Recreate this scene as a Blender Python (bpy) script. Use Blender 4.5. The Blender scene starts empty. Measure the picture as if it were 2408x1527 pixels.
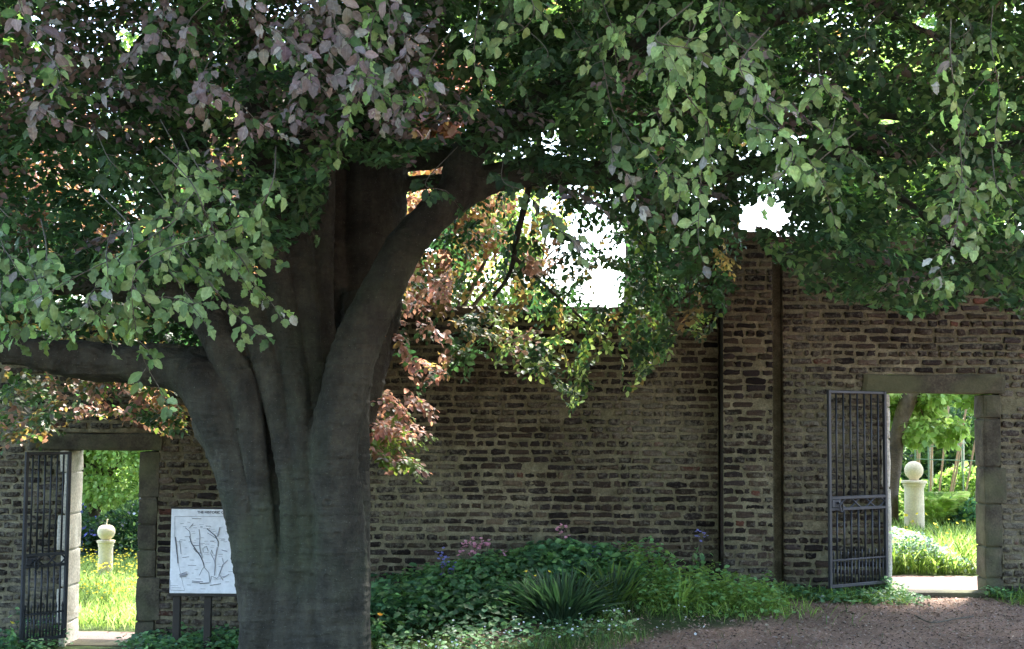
import bpy, math, random
import numpy as np
from mathutils import Matrix, Vector

# ------------------------------------------------------------------ camera
C = bpy.context.scene.collection
SC = bpy.context.scene
RES = (1024, 649)
SC.render.resolution_x, SC.render.resolution_y = RES
F = 3220.0                       # focal length in units of a 2408 px wide picture
EYE = 1.75
PITCH, ROLL = math.radians(4.0), math.radians(0.45)
cam_d = bpy.data.cameras.new('camera'); cam = bpy.data.objects.new('camera', cam_d); C.objects.link(cam)
cam_d.sensor_width = 36; cam_d.lens = F / 2408 * 36
cam_d.clip_start = 0.1; cam_d.clip_end = 2000
CM = Matrix.Translation((0, 0, EYE)) @ Matrix.Rotation(math.pi/2 + PITCH, 4, 'X') @ Matrix.Rotation(ROLL, 4, 'Z')
cam.matrix_world = CM
SC.camera = cam

# ------------------------------------------------------------------ light
SUN_EL, SUN_AZ = math.radians(57), math.radians(30)     # azimuth from +Y towards +X
w = bpy.data.worlds.new('World'); SC.world = w; w.use_nodes = True
nt = w.node_tree; bg = nt.nodes['Background']
sky = nt.nodes.new('ShaderNodeTexSky'); sky.sky_type = 'NISHITA'; sky.sun_disc = False
sky.sun_elevation = SUN_EL; sky.sun_rotation = SUN_AZ; sky.air_density = 1.0; sky.dust_density = 2.0; sky.ozone_density = 1.0
nt.links.new(sky.outputs[0], bg.inputs[0]); bg.inputs[1].default_value = 0.15
sd = bpy.data.lights.new('sun', 'SUN'); sd.energy = 3.6; sd.angle = math.radians(7); sd.color = (1, .96, .90)
so = bpy.data.objects.new('sun', sd); C.objects.link(so)
SUNV = Vector((math.sin(SUN_AZ)*math.cos(SUN_EL), math.cos(SUN_AZ)*math.cos(SUN_EL), math.sin(SUN_EL)))
so.rotation_euler = SUNV.to_track_quat('Z', 'Y').to_euler(); so.location = SUNV*30
SC.view_settings.view_transform = 'Standard'; SC.view_settings.look = 'None'
SC.view_settings.exposure = 3.32; SC.view_settings.gamma = 1.0
SC.cycles.max_bounces = 7; SC.cycles.diffuse_bounces = 4; SC.cycles.transmission_bounces = 4; SC.cycles.glossy_bounces = 2
SC.cycles.sample_clamp_indirect = 8

# ------------------------------------------------------------------ maths helpers
RS = np.random.RandomState(7)
random.seed(7)
CR = np.array(CM.to_3x3()); CT = np.array(CM.translation)
def P(px, py, Y):
    """world point seen at (px,py) of the 2408x1527 picture on the plane y=Y"""
    d = CR @ np.array([(px-1204)/F, -(py-763.5)/F, -1.0])
    return CT + d*(Y/d[1])
def project(p):
    q = (p - CT) @ CR
    return np.stack([1204 + F*q[:, 0]/-q[:, 2], 763.5 - F*q[:, 1]/-q[:, 2]], 1)
_lat = np.random.RandomState(3).rand(64, 64, 64)
def vnoise(p, s=1.0, octv=3):
    p = np.asarray(p, float)*s
    out = 0; amp = 1; tot = 0
    for o in range(octv):
        i = np.floor(p).astype(int); f = p - i; f = f*f*(3-2*f); i &= 63; j = (i+1) & 63
        x0, y0, z0 = i[..., 0], i[..., 1], i[..., 2]; x1, y1, z1 = j[..., 0], j[..., 1], j[..., 2]
        fx, fy, fz = f[..., 0], f[..., 1], f[..., 2]
        a = _lat[x0, y0, z0]*(1-fx)+_lat[x1, y0, z0]*fx
        b = _lat[x0, y1, z0]*(1-fx)+_lat[x1, y1, z0]*fx
        c = _lat[x0, y0, z1]*(1-fx)+_lat[x1, y0, z1]*fx
        d = _lat[x0, y1, z1]*(1-fx)+_lat[x1, y1, z1]*fx
        out = out + amp*((a*(1-fy)+b*fy)*(1-fz)+(c*(1-fy)+d*fy)*fz); tot += amp
        amp *= .5; p = p*2.03+7.1
    return out/tot
def norm(v): return v/np.maximum(np.linalg.norm(v, axis=-1, keepdims=True), 1e-9)
def sstep(t): t = np.clip(t, 0, 1); return t*t*(3-2*t)

# ------------------------------------------------------------------ object helpers
def tag(o, label=None, cat=None, group=None, kind=None):
    if label: o['label'] = label
    if cat: o['category'] = cat
    if group: o['group'] = group
    if kind: o['kind'] = kind
    return o
def empty(name, loc, rz=0, **k):
    o = bpy.data.objects.new(name, None); C.objects.link(o); o.location = loc; o.rotation_euler.z = rz
    o.empty_display_size = .1
    return tag(o, **k)
def mk(name, V, Fc, mats, parent=None, mi=None, attrs=None, smooth=False, loc=None):
    """V (n,3); Fc list of faces, or int array (m,3|4)"""
    me = bpy.data.meshes.new(name)
    V = np.asarray(V, np.float32)
    if isinstance(Fc, np.ndarray):
        k = Fc.shape[1]; m = len(Fc)
        me.vertices.add(len(V)); me.vertices.foreach_set('co', V.ravel())
        me.loops.add(m*k); me.loops.foreach_set('vertex_index', Fc.astype(np.int32).ravel())
        me.polygons.add(m); me.polygons.foreach_set('loop_start', np.arange(0, m*k, k, dtype=np.int32))
        me.update(calc_edges=True)
    else:
        me.from_pydata(V.tolist(), [], Fc)
    for a, arr in (attrs or {}).items():
        arr = np.asarray(arr, np.float32)
        if arr.shape[1] == 3: arr = np.concatenate([arr, np.ones((len(arr), 1), np.float32)], 1)
        at = me.attributes.new(a, 'FLOAT_COLOR', 'POINT'); at.data.foreach_set('color', arr.ravel())
    for m_ in (mats if isinstance(mats, (list, tuple)) else [mats]): me.materials.append(m_)
    if mi is not None: me.polygons.foreach_set('material_index', np.asarray(mi, np.int32))
    if smooth: me.polygons.foreach_set('use_smooth', np.ones(len(me.polygons), bool))
    me.update()
    o = bpy.data.objects.new(name, me); C.objects.link(o)
    if parent is not None: o.parent = parent
    if loc is not None: o.location = loc
    return o

class MB:
    def __init__(s): s.V = []; s.F = []; s.n = 0
    def add(s, V, Fc):
        V = np.asarray(V, float); s.V.append(V); s.F += [tuple(int(i)+s.n for i in f) for f in Fc]; s.n += len(V)
    def box(s, lo, hi, bev=0.0, jit=0.0):
        lo = np.array(lo, float); hi = np.array(hi, float)
        b = min(bev, .45*min(hi-lo))
        if b <= 0:
            c = np.array([[x, y, z] for z in (lo[2], hi[2]) for y in (lo[1], hi[1]) for x in (lo[0], hi[0])])
            f = [(0, 2, 3, 1), (4, 5, 7, 6), (0, 1, 5, 4), (2, 6, 7, 3), (0, 4, 6, 2), (1, 3, 7, 5)]
            s.add(c, f); return
        # chamfered box: 24 verts
        V = []; idx = {}
        for sx in (0, 1):
            for sy in (0, 1):
                for sz in (0, 1):
                    sg = np.array([sx, sy, sz])
                    cor = np.where(sg == 1, hi, lo); inn = np.where(sg == 1, hi-b, lo+b)
                    j = (RS.rand(3)-.5)*jit
                    for a in range(3):
                        p = inn.copy(); p[a] = cor[a]
                        idx[(sx, sy, sz, a)] = len(V); V.append(p+j)
        f = []
        def g(x, y, z, a): return idx[(x, y, z, a)]
        for a in range(3):
            u, v = (a+1) % 3, (a+2) % 3
            for sa in (0, 1):
                q = []
                for (su, sv) in ((0, 0), (1, 0), (1, 1), (0, 1)):
                    c = [0, 0, 0]; c[a] = sa; c[u] = su; c[v] = sv; q.append(g(*c, a))
                f.append(tuple(q if sa else q[::-1]))
        for a in range(3):      # edges along axis a
            u, v = (a+1) % 3, (a+2) % 3
            for su in (0, 1):
                for sv in (0, 1):
                    c0 = [0, 0, 0]; c0[u] = su; c0[v] = sv; c1 = list(c0); c1[a] = 1
                    q = (g(*c0, u), g(*c1, u), g(*c1, v), g(*c0, v))
                    f.append(q if su != sv else q[::-1])
        for sx in (0, 1):
            for sy in (0, 1):
                for sz in (0, 1):
                    q = (g(sx, sy, sz, 0), g(sx, sy, sz, 1), g(sx, sy, sz, 2))
                    f.append(q if (sx+sy+sz) % 2 else q[::-1])
        s.add(V, f)
    def tube(s, pts, r, n=8, cap=True):
        pts = np.asarray(pts, float); m = len(pts)
        r = np.broadcast_to(np.asarray(r, float), (m,))
        t = norm(np.gradient(pts, axis=0)); ref = np.array([0, 0, 1.]) if abs(t[0][2]) < .9 else np.array([1., 0, 0])
        V = []
        a = np.cross(t[0], ref); a /= np.linalg.norm(a)
        for i in range(m):
            a = a - t[i]*np.dot(a, t[i]); a /= np.linalg.norm(a); b = np.cross(t[i], a)
            for k in range(n):
                th = 2*math.pi*k/n; V.append(pts[i]+r[i]*(math.cos(th)*a+math.sin(th)*b))
        f = [(i*n+k, i*n+(k+1) % n, (i+1)*n+(k+1) % n, (i+1)*n+k) for i in range(m-1) for k in range(n)]
        if cap: f += [tuple(range(n))[::-1], tuple((m-1)*n+k for k in range(n))]
        s.add(V, f)
    def lathe(s, prof, n=24, c=(0, 0, 0)):
        V = []
        for (r, z) in prof:
            for k in range(n):
                th = 2*math.pi*k/n; V.append((c[0]+r*math.cos(th), c[1]+r*math.sin(th), c[2]+z))
        m = len(prof)
        f = [(i*n+k, i*n+(k+1) % n, (i+1)*n+(k+1) % n, (i+1)*n+k) for i in range(m-1) for k in range(n)]
        f += [tuple(range(n))[::-1], tuple((m-1)*n+k for k in range(n))]
        s.add(V, f)
    def build(s, name, mats, parent=None, smooth=False, **k):
        return mk(name, np.concatenate(s.V), s.F, mats, parent, smooth=smooth, **k)

# ------------------------------------------------------------------ material helpers
class NT:
    def __init__(s, name):
        s.m = bpy.data.materials.new(name); s.m.use_nodes = True; s.t = s.m.node_tree
        s.b = s.t.nodes['Principled BSDF']; s.out = s.t.nodes['Material Output']
    def n(s, ty, **k):
        nd = s.t.nodes.new(ty)
        for a, v in k.items():
            if a[0] == '_': setattr(nd, a[1:], v)
            else: nd.inputs[a.replace('__', ' ')].default_value = v
        return nd
    def l(s, a, b): s.t.links.new(a, b)
    def attr(s, name): return s.n('ShaderNodeAttribute', _attribute_name=name).outputs['Color']
    def noise(s, scale, detail=4, rough=.55, vec=None, col=False):
        nd = s.n('ShaderNodeTexNoise', Scale=scale, Detail=detail, Roughness=rough)
        s.l(vec if vec is not None else s.pos(), nd.inputs['Vector'])
        return nd.outputs['Color' if col else 'Fac']
    def pos(s):
        if not hasattr(s, '_p'): s._p = s.n('ShaderNodeNewGeometry').outputs['Position']
        return s._p
    def scaled(s, sc):
        nd = s.n('ShaderNodeVectorMath', _operation='MULTIPLY'); s.l(s.pos(), nd.inputs[0]); nd.inputs[1].default_value = sc; return nd.outputs[0]
    def ramp(s, fac, stops):
        nd = s.n('ShaderNodeValToRGB'); e = nd.color_ramp.elements
        while len(e) < len(stops): e.new(.5)
        for i, (p, c) in enumerate(stops):
            e[i].position = p; e[i].color = (*c, 1) if len(c) == 3 else c
        s.l(fac, nd.inputs[0]); return nd.outputs[0]
    def mix(s, fac, a, b, mode='MIX'):
        nd = s.n('ShaderNodeMix', _data_type='RGBA', _blend_type=mode)
        for v, i in ((fac, 0), (a, 6), (b, 7)):
            if isinstance(v, (int, float)): nd.inputs[i].default_value = v
            elif isinstance(v, tuple): nd.inputs[i].default_value = (*v, 1)
            else: s.l(v, nd.inputs[i])
        return nd.outputs[2]
    def bump(s, h, strength=.5, dist=.01):
        nd = s.n('ShaderNodeBump', Strength=strength, Distance=dist); s.l(h, nd.inputs['Height']); s.l(nd.outputs[0], s.b.inputs['Normal'])
    def base(s, c, rough=.8, spec=.3):
        if isinstance(c, tuple): s.b.inputs['Base Color'].default_value = (*c, 1)
        else: s.l(c, s.b.inputs['Base Color'])
        s.b.inputs['Roughness'].default_value = rough; s.b.inputs['Specular IOR Level'].default_value = spec
        return s.m

def leaf_mat(name, rough=.45, spec=.35, tfac=.42, vein=True):
    t = NT(name); a = t.attr('tint'); b = t.attr('trans')
    n = t.noise(60, 2); v = t.ramp(n, [(.3, (.75, .75, .75)), (.7, (1.2, 1.2, 1.2))])
    col = t.mix(1.0, a, v, 'MULTIPLY')
    if vein:
        uv = t.attr('luv'); sep = t.n('ShaderNodeSeparateColor'); t.l(uv, sep.inputs[0])
        def M(op, x, y=None):
            nd = t.n('ShaderNodeMath', _operation=op)
            for i, q in enumerate((x, y)):
                if q is None: continue
                if isinstance(q, (int, float)): nd.inputs[i].default_value = q
                else: t.l(q, nd.inputs[i])
            return nd.outputs[0]
        au = sep.outputs[0]                      # 0 at midrib, 1 at the edge
        ph = M('MULTIPLY', M('SUBTRACT', sep.outputs[1], M('MULTIPLY', au, .28)), 50.0)
        vn = M('POWER', M('ABSOLUTE', M('COSINE', ph)), 6.0)
        mid = M('LESS_THAN', au, .09)
        vv = M('MAXIMUM', M('MULTIPLY', vn, .35), M('MULTIPLY', mid, .8))
        col = t.mix(vv, col, t.mix(1.0, col, (1.6, 1.5, 1.35), 'MULTIPLY'))
        t.bump(vn, .5, .002)
    t.base(col, rough, spec)
    tr = t.n('ShaderNodeBsdfTranslucent'); t.l(b, tr.inputs[0])
    mx = t.n('ShaderNodeMixShader'); mx.inputs[0].default_value = tfac
    t.l(t.b.outputs[0], mx.inputs[1]); t.l(tr.outputs[0], mx.inputs[2]); t.l(mx.outputs[0], t.out.inputs[0])
    return t.m
M_leaf = leaf_mat('leaf'); M_leaf_s = leaf_mat('leaf_plain', vein=False, rough=.5)
M_grass = leaf_mat('grass_blade', vein=False, rough=.5, spec=.3, tfac=.35)

def bark_mat(name, c0, c1, green=(.045, .058, .032), gs=.5):
    t = NT(name)
    n1 = t.noise(3.1, 6, .7); n2 = t.noise(30, 4, vec=t.scaled((1, 1, .7))); n3 = t.noise(1.3, 3); n4 = t.noise(90, 3)
    c = t.ramp(n1, [(.38, c0), (.62, c1)])
    c = t.mix(t.ramp(n3, [(.5, (0, 0, 0)), (.68, (gs, gs, gs))]), c, green)
    n5 = t.noise(7, 3, vec=t.scaled((1, 1, .09))); c = t.mix(.45, c, t.ramp(n5, [(.36, (.4, .4, .42)), (.6, (1.25, 1.22, 1.15))]), 'MULTIPLY')
    c = t.mix(.5, c, t.ramp(n2, [(.3, (.6, .6, .6)), (.7, (1.25, 1.25, 1.25))]), 'MULTIPLY')
    c = t.mix(t.ramp(n4, [(.66, (0, 0, 0)), (.72, (.6, .6, .6))]), c, (.17, .18, .15))
    nw = t.noise(9, 4, .65, vec=t.scaled((1, 1, 4.5))); h = t.mix(.5, n2, nw); t.bump(h, .9, .03); c = t.mix(t.ramp(nw, [(.60, (0, 0, 0)), (.68, (.55, .55, .55))]), c, (.018, .017, .016))
    return t.base(c, .85, .25)
M_bark = bark_mat('beech_bark', (.026, .025, .020), (.058, .056, .043))
M_bark_far = bark_mat('rough_bark', (.07, .05, .035), (.16, .12, .09), gs=.2)
def _tw():
    t = NT('twig'); n = t.noise(40, 3); return t.base(t.ramp(n, [(.3, (.05, .042, .032)), (.7, (.13, .11, .08))]), .7, .3)
M_twig = _tw()

# ------------------------------------------------------------------ leaves
def leaf_tmpl(k, wid, fold, curl, wave, seed, point=1.0):
    """leaf along +Y, unit length, normal +Z. returns V, tris, luv"""
    r = np.random.RandomState(seed)
    ts = np.linspace(0, 1, k+1); V = []; U = []
    def wd(t): return wid*.5*(math.sin(math.pi*t**.85)**.75)
    for t in ts: V.append((0.02*math.sin(3*t+seed), t, -curl*t*t)); U.append((0, t, 0))
    L = []; R_ = []
    for i in range(1, k):
        for sgn, lst in ((-1, L), (1, R_)):
            t = ts[i]; ww = wd(t)*(1+ (.10*(1 if i % 2 else -1) if k > 5 else 0)*wave*4)
            z = fold*ww - curl*t*t + wave*math.sin(t*14+seed+sgn)*.6*ww/wid
            lst.append(len(V)); V.append((sgn*ww, t+.05*(1-t), z + r.randn()*.01)); U.append((1, t, 0))
    T = []
    for lst, sg in ((L, 1), (R_, 0)):
        def tri(a, b, c): T.append((a, b, c) if sg else (a, c, b))
        tri(0, 1, lst[0])
        for i in range(1, k-1):
            tri(i, i+1, lst[i]); tri(i, lst[i], lst[i-1])
        tri(k-1, k, lst[k-2])
    return np.array(V), np.array(T), np.array(U)
LT_hi = [leaf_tmpl(9, .54+.05*(i % 4), .25+.12*(i % 2), [.06, .28, .5, .16, .65][i % 5], [.14, .26, .4, .2][i % 4], i) for i in range(8)]
LT_mid = [leaf_tmpl(5, .60, .3, [.05, .2, .3][i % 3], .15, i) for i in range(5)]
LT_lo = [leaf_tmpl(3, .72, .25, .1*i, 0.05, i) for i in range(3)]

def leaves(pos, d, n, size, tint, trans, tmpls):
    """arrays -> V, T, attrs"""
    N = len(pos); ch = RS.randint(len(tmpls), size=N)
    d = norm(d); x = norm(np.cross(d, n)); z = np.cross(x, d)
    Vs, Ts, A, B, Cc = [], [], [], [], []; off = 0
    for k, (V, T, U) in enumerate(tmpls):
        s = np.where(ch == k)[0]
        if not len(s): continue
        v = V[None]*size[s][:, None, None]
        v = pos[s][:, None] + v[..., 0:1]*x[s][:, None] + v[..., 1:2]*d[s][:, None] + v[..., 2:3]*z[s][:, None]
        nv = V.shape[0]
        Vs.append(v.reshape(-1, 3)); Ts.append((T[None]+(np.arange(len(s))*nv)[:, None, None]+off).reshape(-1, 3)); off += nv*len(s)
        A.append(np.repeat(tint[s], nv, 0)); B.append(np.repeat(trans[s], nv, 0)); Cc.append(np.tile(U, (len(s), 1)))
    return np.concatenate(Vs), np.concatenate(Ts), dict(tint=np.concatenate(A), trans=np.concatenate(B), luv=np.concatenate(Cc))

def spray_tmpl(seed, L=.45, nl=11, sub=2):
    r = np.random.RandomState(seed); P_, D, N_, S, tw = [], [], [], [], []
    def axis(o, ang, L, nl, dep):
        dr = .10+.25*r.rand(); bend = r.uniform(-.25, .25)
        def pt(t):
            a = ang+bend*t
            return o+np.array([math.sin(a)*t*L, math.cos(a)*t*L, -dr*t*t*L])
        tw.append([pt(t) for t in np.linspace(0, 1, 5)])
        for i in range(nl):
            t = (i+.8)/nl; sd = 1 if i % 2 else -1
            a = ang+bend*t+sd*r.uniform(.6, 1.05)*(1-.5*(t > .93))
            P_.append(pt(t)); D.append((math.sin(a), math.cos(a), r.uniform(-.55, .1))); N_.append((r.randn()*.28, r.randn()*.28, 1)); S.append(r.uniform(.75, 1.1)*(1-.25*(t > .9)))
        if dep:
            for j in range(sub):
                t = r.uniform(.15, .6); sd = 1 if j % 2 else -1
                axis(pt(t), ang+bend*t+sd*r.uniform(.6, .9), L*.5, max(4, nl//2), 0)
    axis(np.zeros(3), 0, L, nl, 1)
    return np.array(P_), norm(np.array(D)), norm(np.array(N_)), np.array(S), tw
SPR = [spray_tmpl(i) for i in range(14)]

def place_sprays(org, d, n, scale, lsize):
    """instances of spray templates; returns leaf arrays and spray index"""
    N = len(org); ch = RS.randint(len(SPR), size=N)
    d = norm(d); x = norm(np.cross(d, n)); z = np.cross(x, d)
    out = [[], [], [], [], []]
    for k, (p, dd, nn, ss, tw) in enumerate(SPR):
        s = np.where(ch == k)[0]
        if not len(s): continue
        def tr(v, sc):
            v = v[None]*sc
            return v[..., 0:1]*x[s][:, None]+v[..., 1:2]*d[s][:, None]+v[..., 2:3]*z[s][:, None]
        out[0].append((org[s][:, None]+tr(p, scale[s][:, None, None])).reshape(-1, 3))
        out[1].append(tr(dd, 1).reshape(-1, 3)); out[2].append(tr(nn, 1).reshape(-1, 3))
        out[3].append((ss[None]*lsize[s][:, None]).ravel()); out[4].append(np.repeat(s, len(p)))
    return [np.concatenate(o) for o in out]

def pal(n, cols, wts, var=.18, sel=None):
    """random palette; cols: list of (tint, trans)"""
    if sel is None: sel = RS.choice(len(cols), size=n, p=np.array(wts)/sum(wts))
    T = np.array([c[0] for c in cols])[sel]; B = np.array([c[1] for c in cols])[sel]
    f = np.exp(RS.randn(n, 1)*var)
    return np.clip(T*f*(1+RS.randn(n, 3)*.05), .005, .9), np.clip(B*f*(1+RS.randn(n, 3)*.05), .005, .9)
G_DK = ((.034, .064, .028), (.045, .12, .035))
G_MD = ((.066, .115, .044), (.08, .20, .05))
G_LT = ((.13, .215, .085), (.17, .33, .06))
G_YL = ((.12, .19, .05), (.30, .42, .07))
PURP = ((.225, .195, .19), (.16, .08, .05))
PALE = ((.32, .33, .29), (.20, .18, .12))
COPP = ((.25, .15, .115), (.78, .40, .24))
PINK = ((.30, .17, .15), (.85, .42, .28))
BRNZ = ((.12, .10, .055), (.55, .38, .10))
LIME = ((.26, .39, .11), (.60, .78, .22))

# screen outline used only to keep the drooping canopy's under-edge where the real one hangs
def interp(tab, x): return np.interp(x, [a for a, b in tab], [b for a, b in tab])
UNDER = [(-400, 700), (0, 760), (130, 650), (300, 620), (450, 660), (560, 610), (640, 570), (740, 500), (800, 370), (960, 355), (1060, 320), (1150, 380), (1300, 440), (1480, 500), (1560, 620), (1680, 555), (1760, 535), (1830, 590), (1900, 650), (2000, 680), (2150, 720), (2300, 660), (2408, 730), (2900, 760)]
HOLES = [(1378, 535, 44, 46), (1435, 678, 44, 44), (1335, 585, 16, 14), (1795, 512, 52, 26), (297, 98, 14, 18), (20, 92, 12, 10), (90, 110, 10, 10), (235, 545, 10, 9), (1000, 315, 20, 8), (1060, 305, 18, 12), (1545, 360, 8, 8), (990, 470, 34, 28), (2090, 285, 18, 9), (2180, 60, 30, 10), (780, 560, 8, 40)]
def in_holes(uv, grow=1.0):
    m = np.zeros(len(uv), bool)
    wob = 1+2.4*(vnoise(np.stack([uv[:, 0]*.045, uv[:, 1]*.045, 0*uv[:, 0]], 1), 1, 2)-.5)
    for (x, y, a, b) in HOLES:
        a, b = a*grow, b*grow
        m |= ((uv[:, 0]-x)/(a+7))**2+((uv[:, 1]-y)/(b+7))**2 < wob
    return m

def fill_sprays(name, n, box, Yr, under, lsize, cols, wts, parent, mat, tm, scale=1.0, droop=(-.5, .05), face=.0, holes=True, colfn=None, keep=None, span=.10):
    """sprays scattered through a slab of air (box in picture units at depth Yr)"""
    px = RS.uniform(box[0], box[2], n); py = RS.uniform(box[1], box[3], n)
    Y = RS.uniform(Yr[0], Yr[1], n)
    org = np.array([P(a, b, c) for a, b, c in zip(px, py, Y)])
    org[:, 2] += .18*(vnoise(org, 1.3, 2)-.5)
    az = RS.uniform(0, 2*math.pi, n)
    d = np.stack([np.cos(az), np.sin(az), RS.uniform(*droop, n)], 1)
    nn = np.stack([RS.randn(n)*.3, RS.randn(n)*.3-face, np.ones(n)], 1)
    sc = scale*RS.uniform(.8, 1.3, n); ls = lsize*RS.uniform(.85, 1.15, n)
    pos, D, N_, S, si = place_sprays(org, d, nn, sc, ls)
    cen = pos+norm(D)*S[:, None]*.5
    uv = project(cen); u2 = project(pos + norm(D)*S[:, None])
    ok = np.ones(len(pos), bool)
    if under is not None:
        lim = interp(under, uv[:, 0]) + 70*(vnoise(np.stack([uv[:, 0]*.012, uv[:, 1]*0, Y[si]*.8], 1), 1, 3)-.5)*1.6
        bad = (uv[:, 1] > lim+18); ok &= ~bad
    if holes: ok &= ~(in_holes(uv) | in_holes(u2, .8))
    if keep is not None: ok &= keep(uv, cen)
    pos, D, N_, S, si, uv, cen = pos[ok], D[ok], N_[ok], S[ok], si[ok], uv[ok], cen[ok]
    sel0 = RS.choice(len(cols), size=n, p=np.array(wts)/sum(wts))[si]
    if colfn: sel0 = colfn(uv, cen, sel0)
    T, B = pal(len(pos), cols, wts, sel=sel0)
    V, Tt, at = leaves(pos, D, N_, S, T, B, tm)
    return mk(name, V, Tt, mat, parent, attrs=at)

# ================================================================== GROUND
def gz(x, y):
    x = np.asarray(x, float); y = np.asarray(y, float)
    g = -.56+.56*sstep((x+3.6)/5.0)
    g = g+.03*(vnoise(np.stack([x*.8, y*.8, 0*x], -1), 1, 2)-.5)*np.where((y > 13.7) & (y < 14.6), .2, 1)
    bed = np.exp(-((x-.6)/1.6)**2-((y-13.3)/.8)**2)*.22*np.where(y > 14.2, 0, 1)
    return g+bed-.02*np.where((x > 1.6) & (y < 13.9), 1, 0)*0
def mk_ground():
    def axis(lo, hi, f0, f1, st):
        a = [f0]; s = st
        while a[0] > lo: s *= 1.35; a.insert(0, a[0]-s)
        m = list(np.arange(f0, f1, st)); b = [f1]; s = st
        while b[-1] < hi: s *= 1.35; b.append(b[-1]+s)
        return np.array(a[:-1]+m+b)
    xs = axis(-700, 700, -8, 8, .06); ys = axis(-500, 900, 8.5, 20, .06)
    X, Yg = np.meshgrid(xs, ys); Z = gz(X, Yg)
    Z += .012*(vnoise(np.stack([X*9, Yg*9, 0*X], -1), 1, 2)-.5)
    V = np.stack([X, Yg, Z], -1).reshape(-1, 3); nx = len(xs)
    i = (np.arange(len(ys)-1)[:, None]*nx+np.arange(nx-1)[None]).ravel()
    Fq = np.stack([i, i+1, i+1+nx, i+nx], 1)
    # zone: r = wood chip path, g = grass, b = pink gravel beyond the gates
    x, y = V[:, 0], V[:, 1]
    nz = vnoise(np.stack([x*1.5, y*1.5, 0*x], -1), 1, 3)-.5
    chip = sstep((x-(.62*(y-10.6)+.55)+nz*1.2)/.5)*(y < 14.3)
    soil = np.exp(-((x+.1)/.55)**2-((y-12.1)/.35)**2)*(y < 14)
    grav = ((y > 14.2) & (y < 15.9-1.0*(x < 0)+nz*.4)).astype(float)
    gr = np.clip(1-chip-grav-soil*1.4, 0, 1)
    at = dict(zone=np.stack([chip, gr, grav], 1))
    t = NT('ground')
    z = t.attr('zone'); sep = t.n('ShaderNodeSeparateColor'); t.l(z, sep.inputs[0])
    n = t.noise(14, 6, .7); n2 = t.noise(70, 4, .7); n3 = t.noise(1.2, 3)
    soilc = t.ramp(n, [(.3, (.06, .045, .035)), (.7, (.15, .115, .09))])
    chipc = t.ramp(n2, [(.32, (.13, .078, .055)), (.5, (.28, .185, .135)), (.68, (.46, .335, .26))])
    chipc = t.mix(1.0, chipc, t.ramp(n3, [(.35, (.7, .7, .7)), (.65, (1.15, 1.12, 1.1))]), 'MULTIPLY')
    grc = t.ramp(n, [(.3, (.035, .05, .02)), (.7, (.07, .10, .035))])
    gvc = t.ramp(n2, [(.3, (.13, .088, .078)), (.65, (.27, .20, .18))])
    c = t.mix(sep.outputs[0], soilc, chipc); c = t.mix(sep.outputs[1], c, grc); c = t.mix(sep.outputs[2], c, gvc)
    t.bump(n2, .8, .02); t.base(c, .95, .1)
    return tag(mk('ground', V, Fq, t.m, attrs=at, smooth=True), kind='structure')
mk_ground()

# ================================================================== WALLS
def brick_mats():
    t = NT('old_brick')
    a = t.attr('bcol'); n = t.noise(9, 5, .65); n2 = t.noise(55, 4, .7); n3 = t.noise(1.1, 4, .6); n4 = t.noise(26, 4, .7)
    c = t.mix(1.0, a, t.ramp(n2, [(.3, (.55, .55, .55)), (.7, (1.35, 1.3, 1.25))]), 'MULTIPLY')
    # limewash and mortar smears left over whole areas of the face
    sm = t.mix(.5, n3, n4); f = t.ramp(sm, [(.48, (0, 0, 0)), (.60, (.85, .85, .85))])
    c = t.mix(f, c, t.ramp(n2, [(.3, (.085, .077, .058)), (.7, (.19, .175, .135))]))
    c = t.mix(t.ramp(n, [(.55, (0, 0, 0)), (.75, (.35, .35, .35))]), c, (.06, .07, .035))
    t.bump(t.mix(.5, n2, n4), .9, .012); t.base(c, .95, .15)
    m = NT('old_mortar')
    n = m.noise(7, 5, .7); n2 = m.noise(60, 4, .7); n3 = m.noise(.9, 3); n5 = m.noise(.7, 4, .6)
    c = m.ramp(n, [(.25, (.062, .055, .038)), (.5, (.165, .148, .100)), (.75, (.285, .26, .182))])
    c = m.mix(1.0, c, m.ramp(n2, [(.3, (.6, .6, .6)), (.7, (1.25, 1.25, 1.2))]), 'MULTIPLY')
    c = m.mix(1.0, c, m.ramp(n5, [(.36, (.72, .70, .68)), (.62, (1.15, 1.15, 1.15))]), 'MULTIPLY')
    c = m.mix(m.ramp(n3, [(.5, (0, 0, 0)), (.7, (.4, .4, .4))]), c, (.085, .095, .05))
    m.bump(m.mix(.4, n2, n), 1.0, .015); m.base(c, .98, .1)
    return t.m, m.m
M_brick, M_mortar = brick_mats()
def stone_mat(name, c0, c1, c2, moss=.5, lo=.5):
    t = NT(name); n = t.noise(5, 5, .6); n2 = t.noise(45, 5, .7); n3 = t.noise(2.1, 3)
    c = t.ramp(n, [(.25, c0), (.5, c1), (.75, c2)])
    c = t.mix(1.0, c, t.ramp(n2, [(.3, (lo, lo, lo)), (.7, (1.2, 1.2, 1.2))]), 'MULTIPLY')
    c = t.mix(t.ramp(n3, [(.45, (0, 0, 0)), (.65, (moss, moss, moss))]), c, (.11, .12, .06))
    t.bump(t.mix(.5, n2, n), .7, .012); return t.base(c, .95, .15)
M_stone = stone_mat('sandstone', (.034, .030, .023), (.07, .062, .045), (.13, .112, .08))
M_cream = stone_mat('cream_stone', (.46, .41, .32), (.62, .57, .47), (.74, .70, .60), .08)
M_cope = stone_mat('brown_coping_stone', (.09, .065, .05), (.14, .10, .08), (.2, .15, .12), .2)

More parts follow.
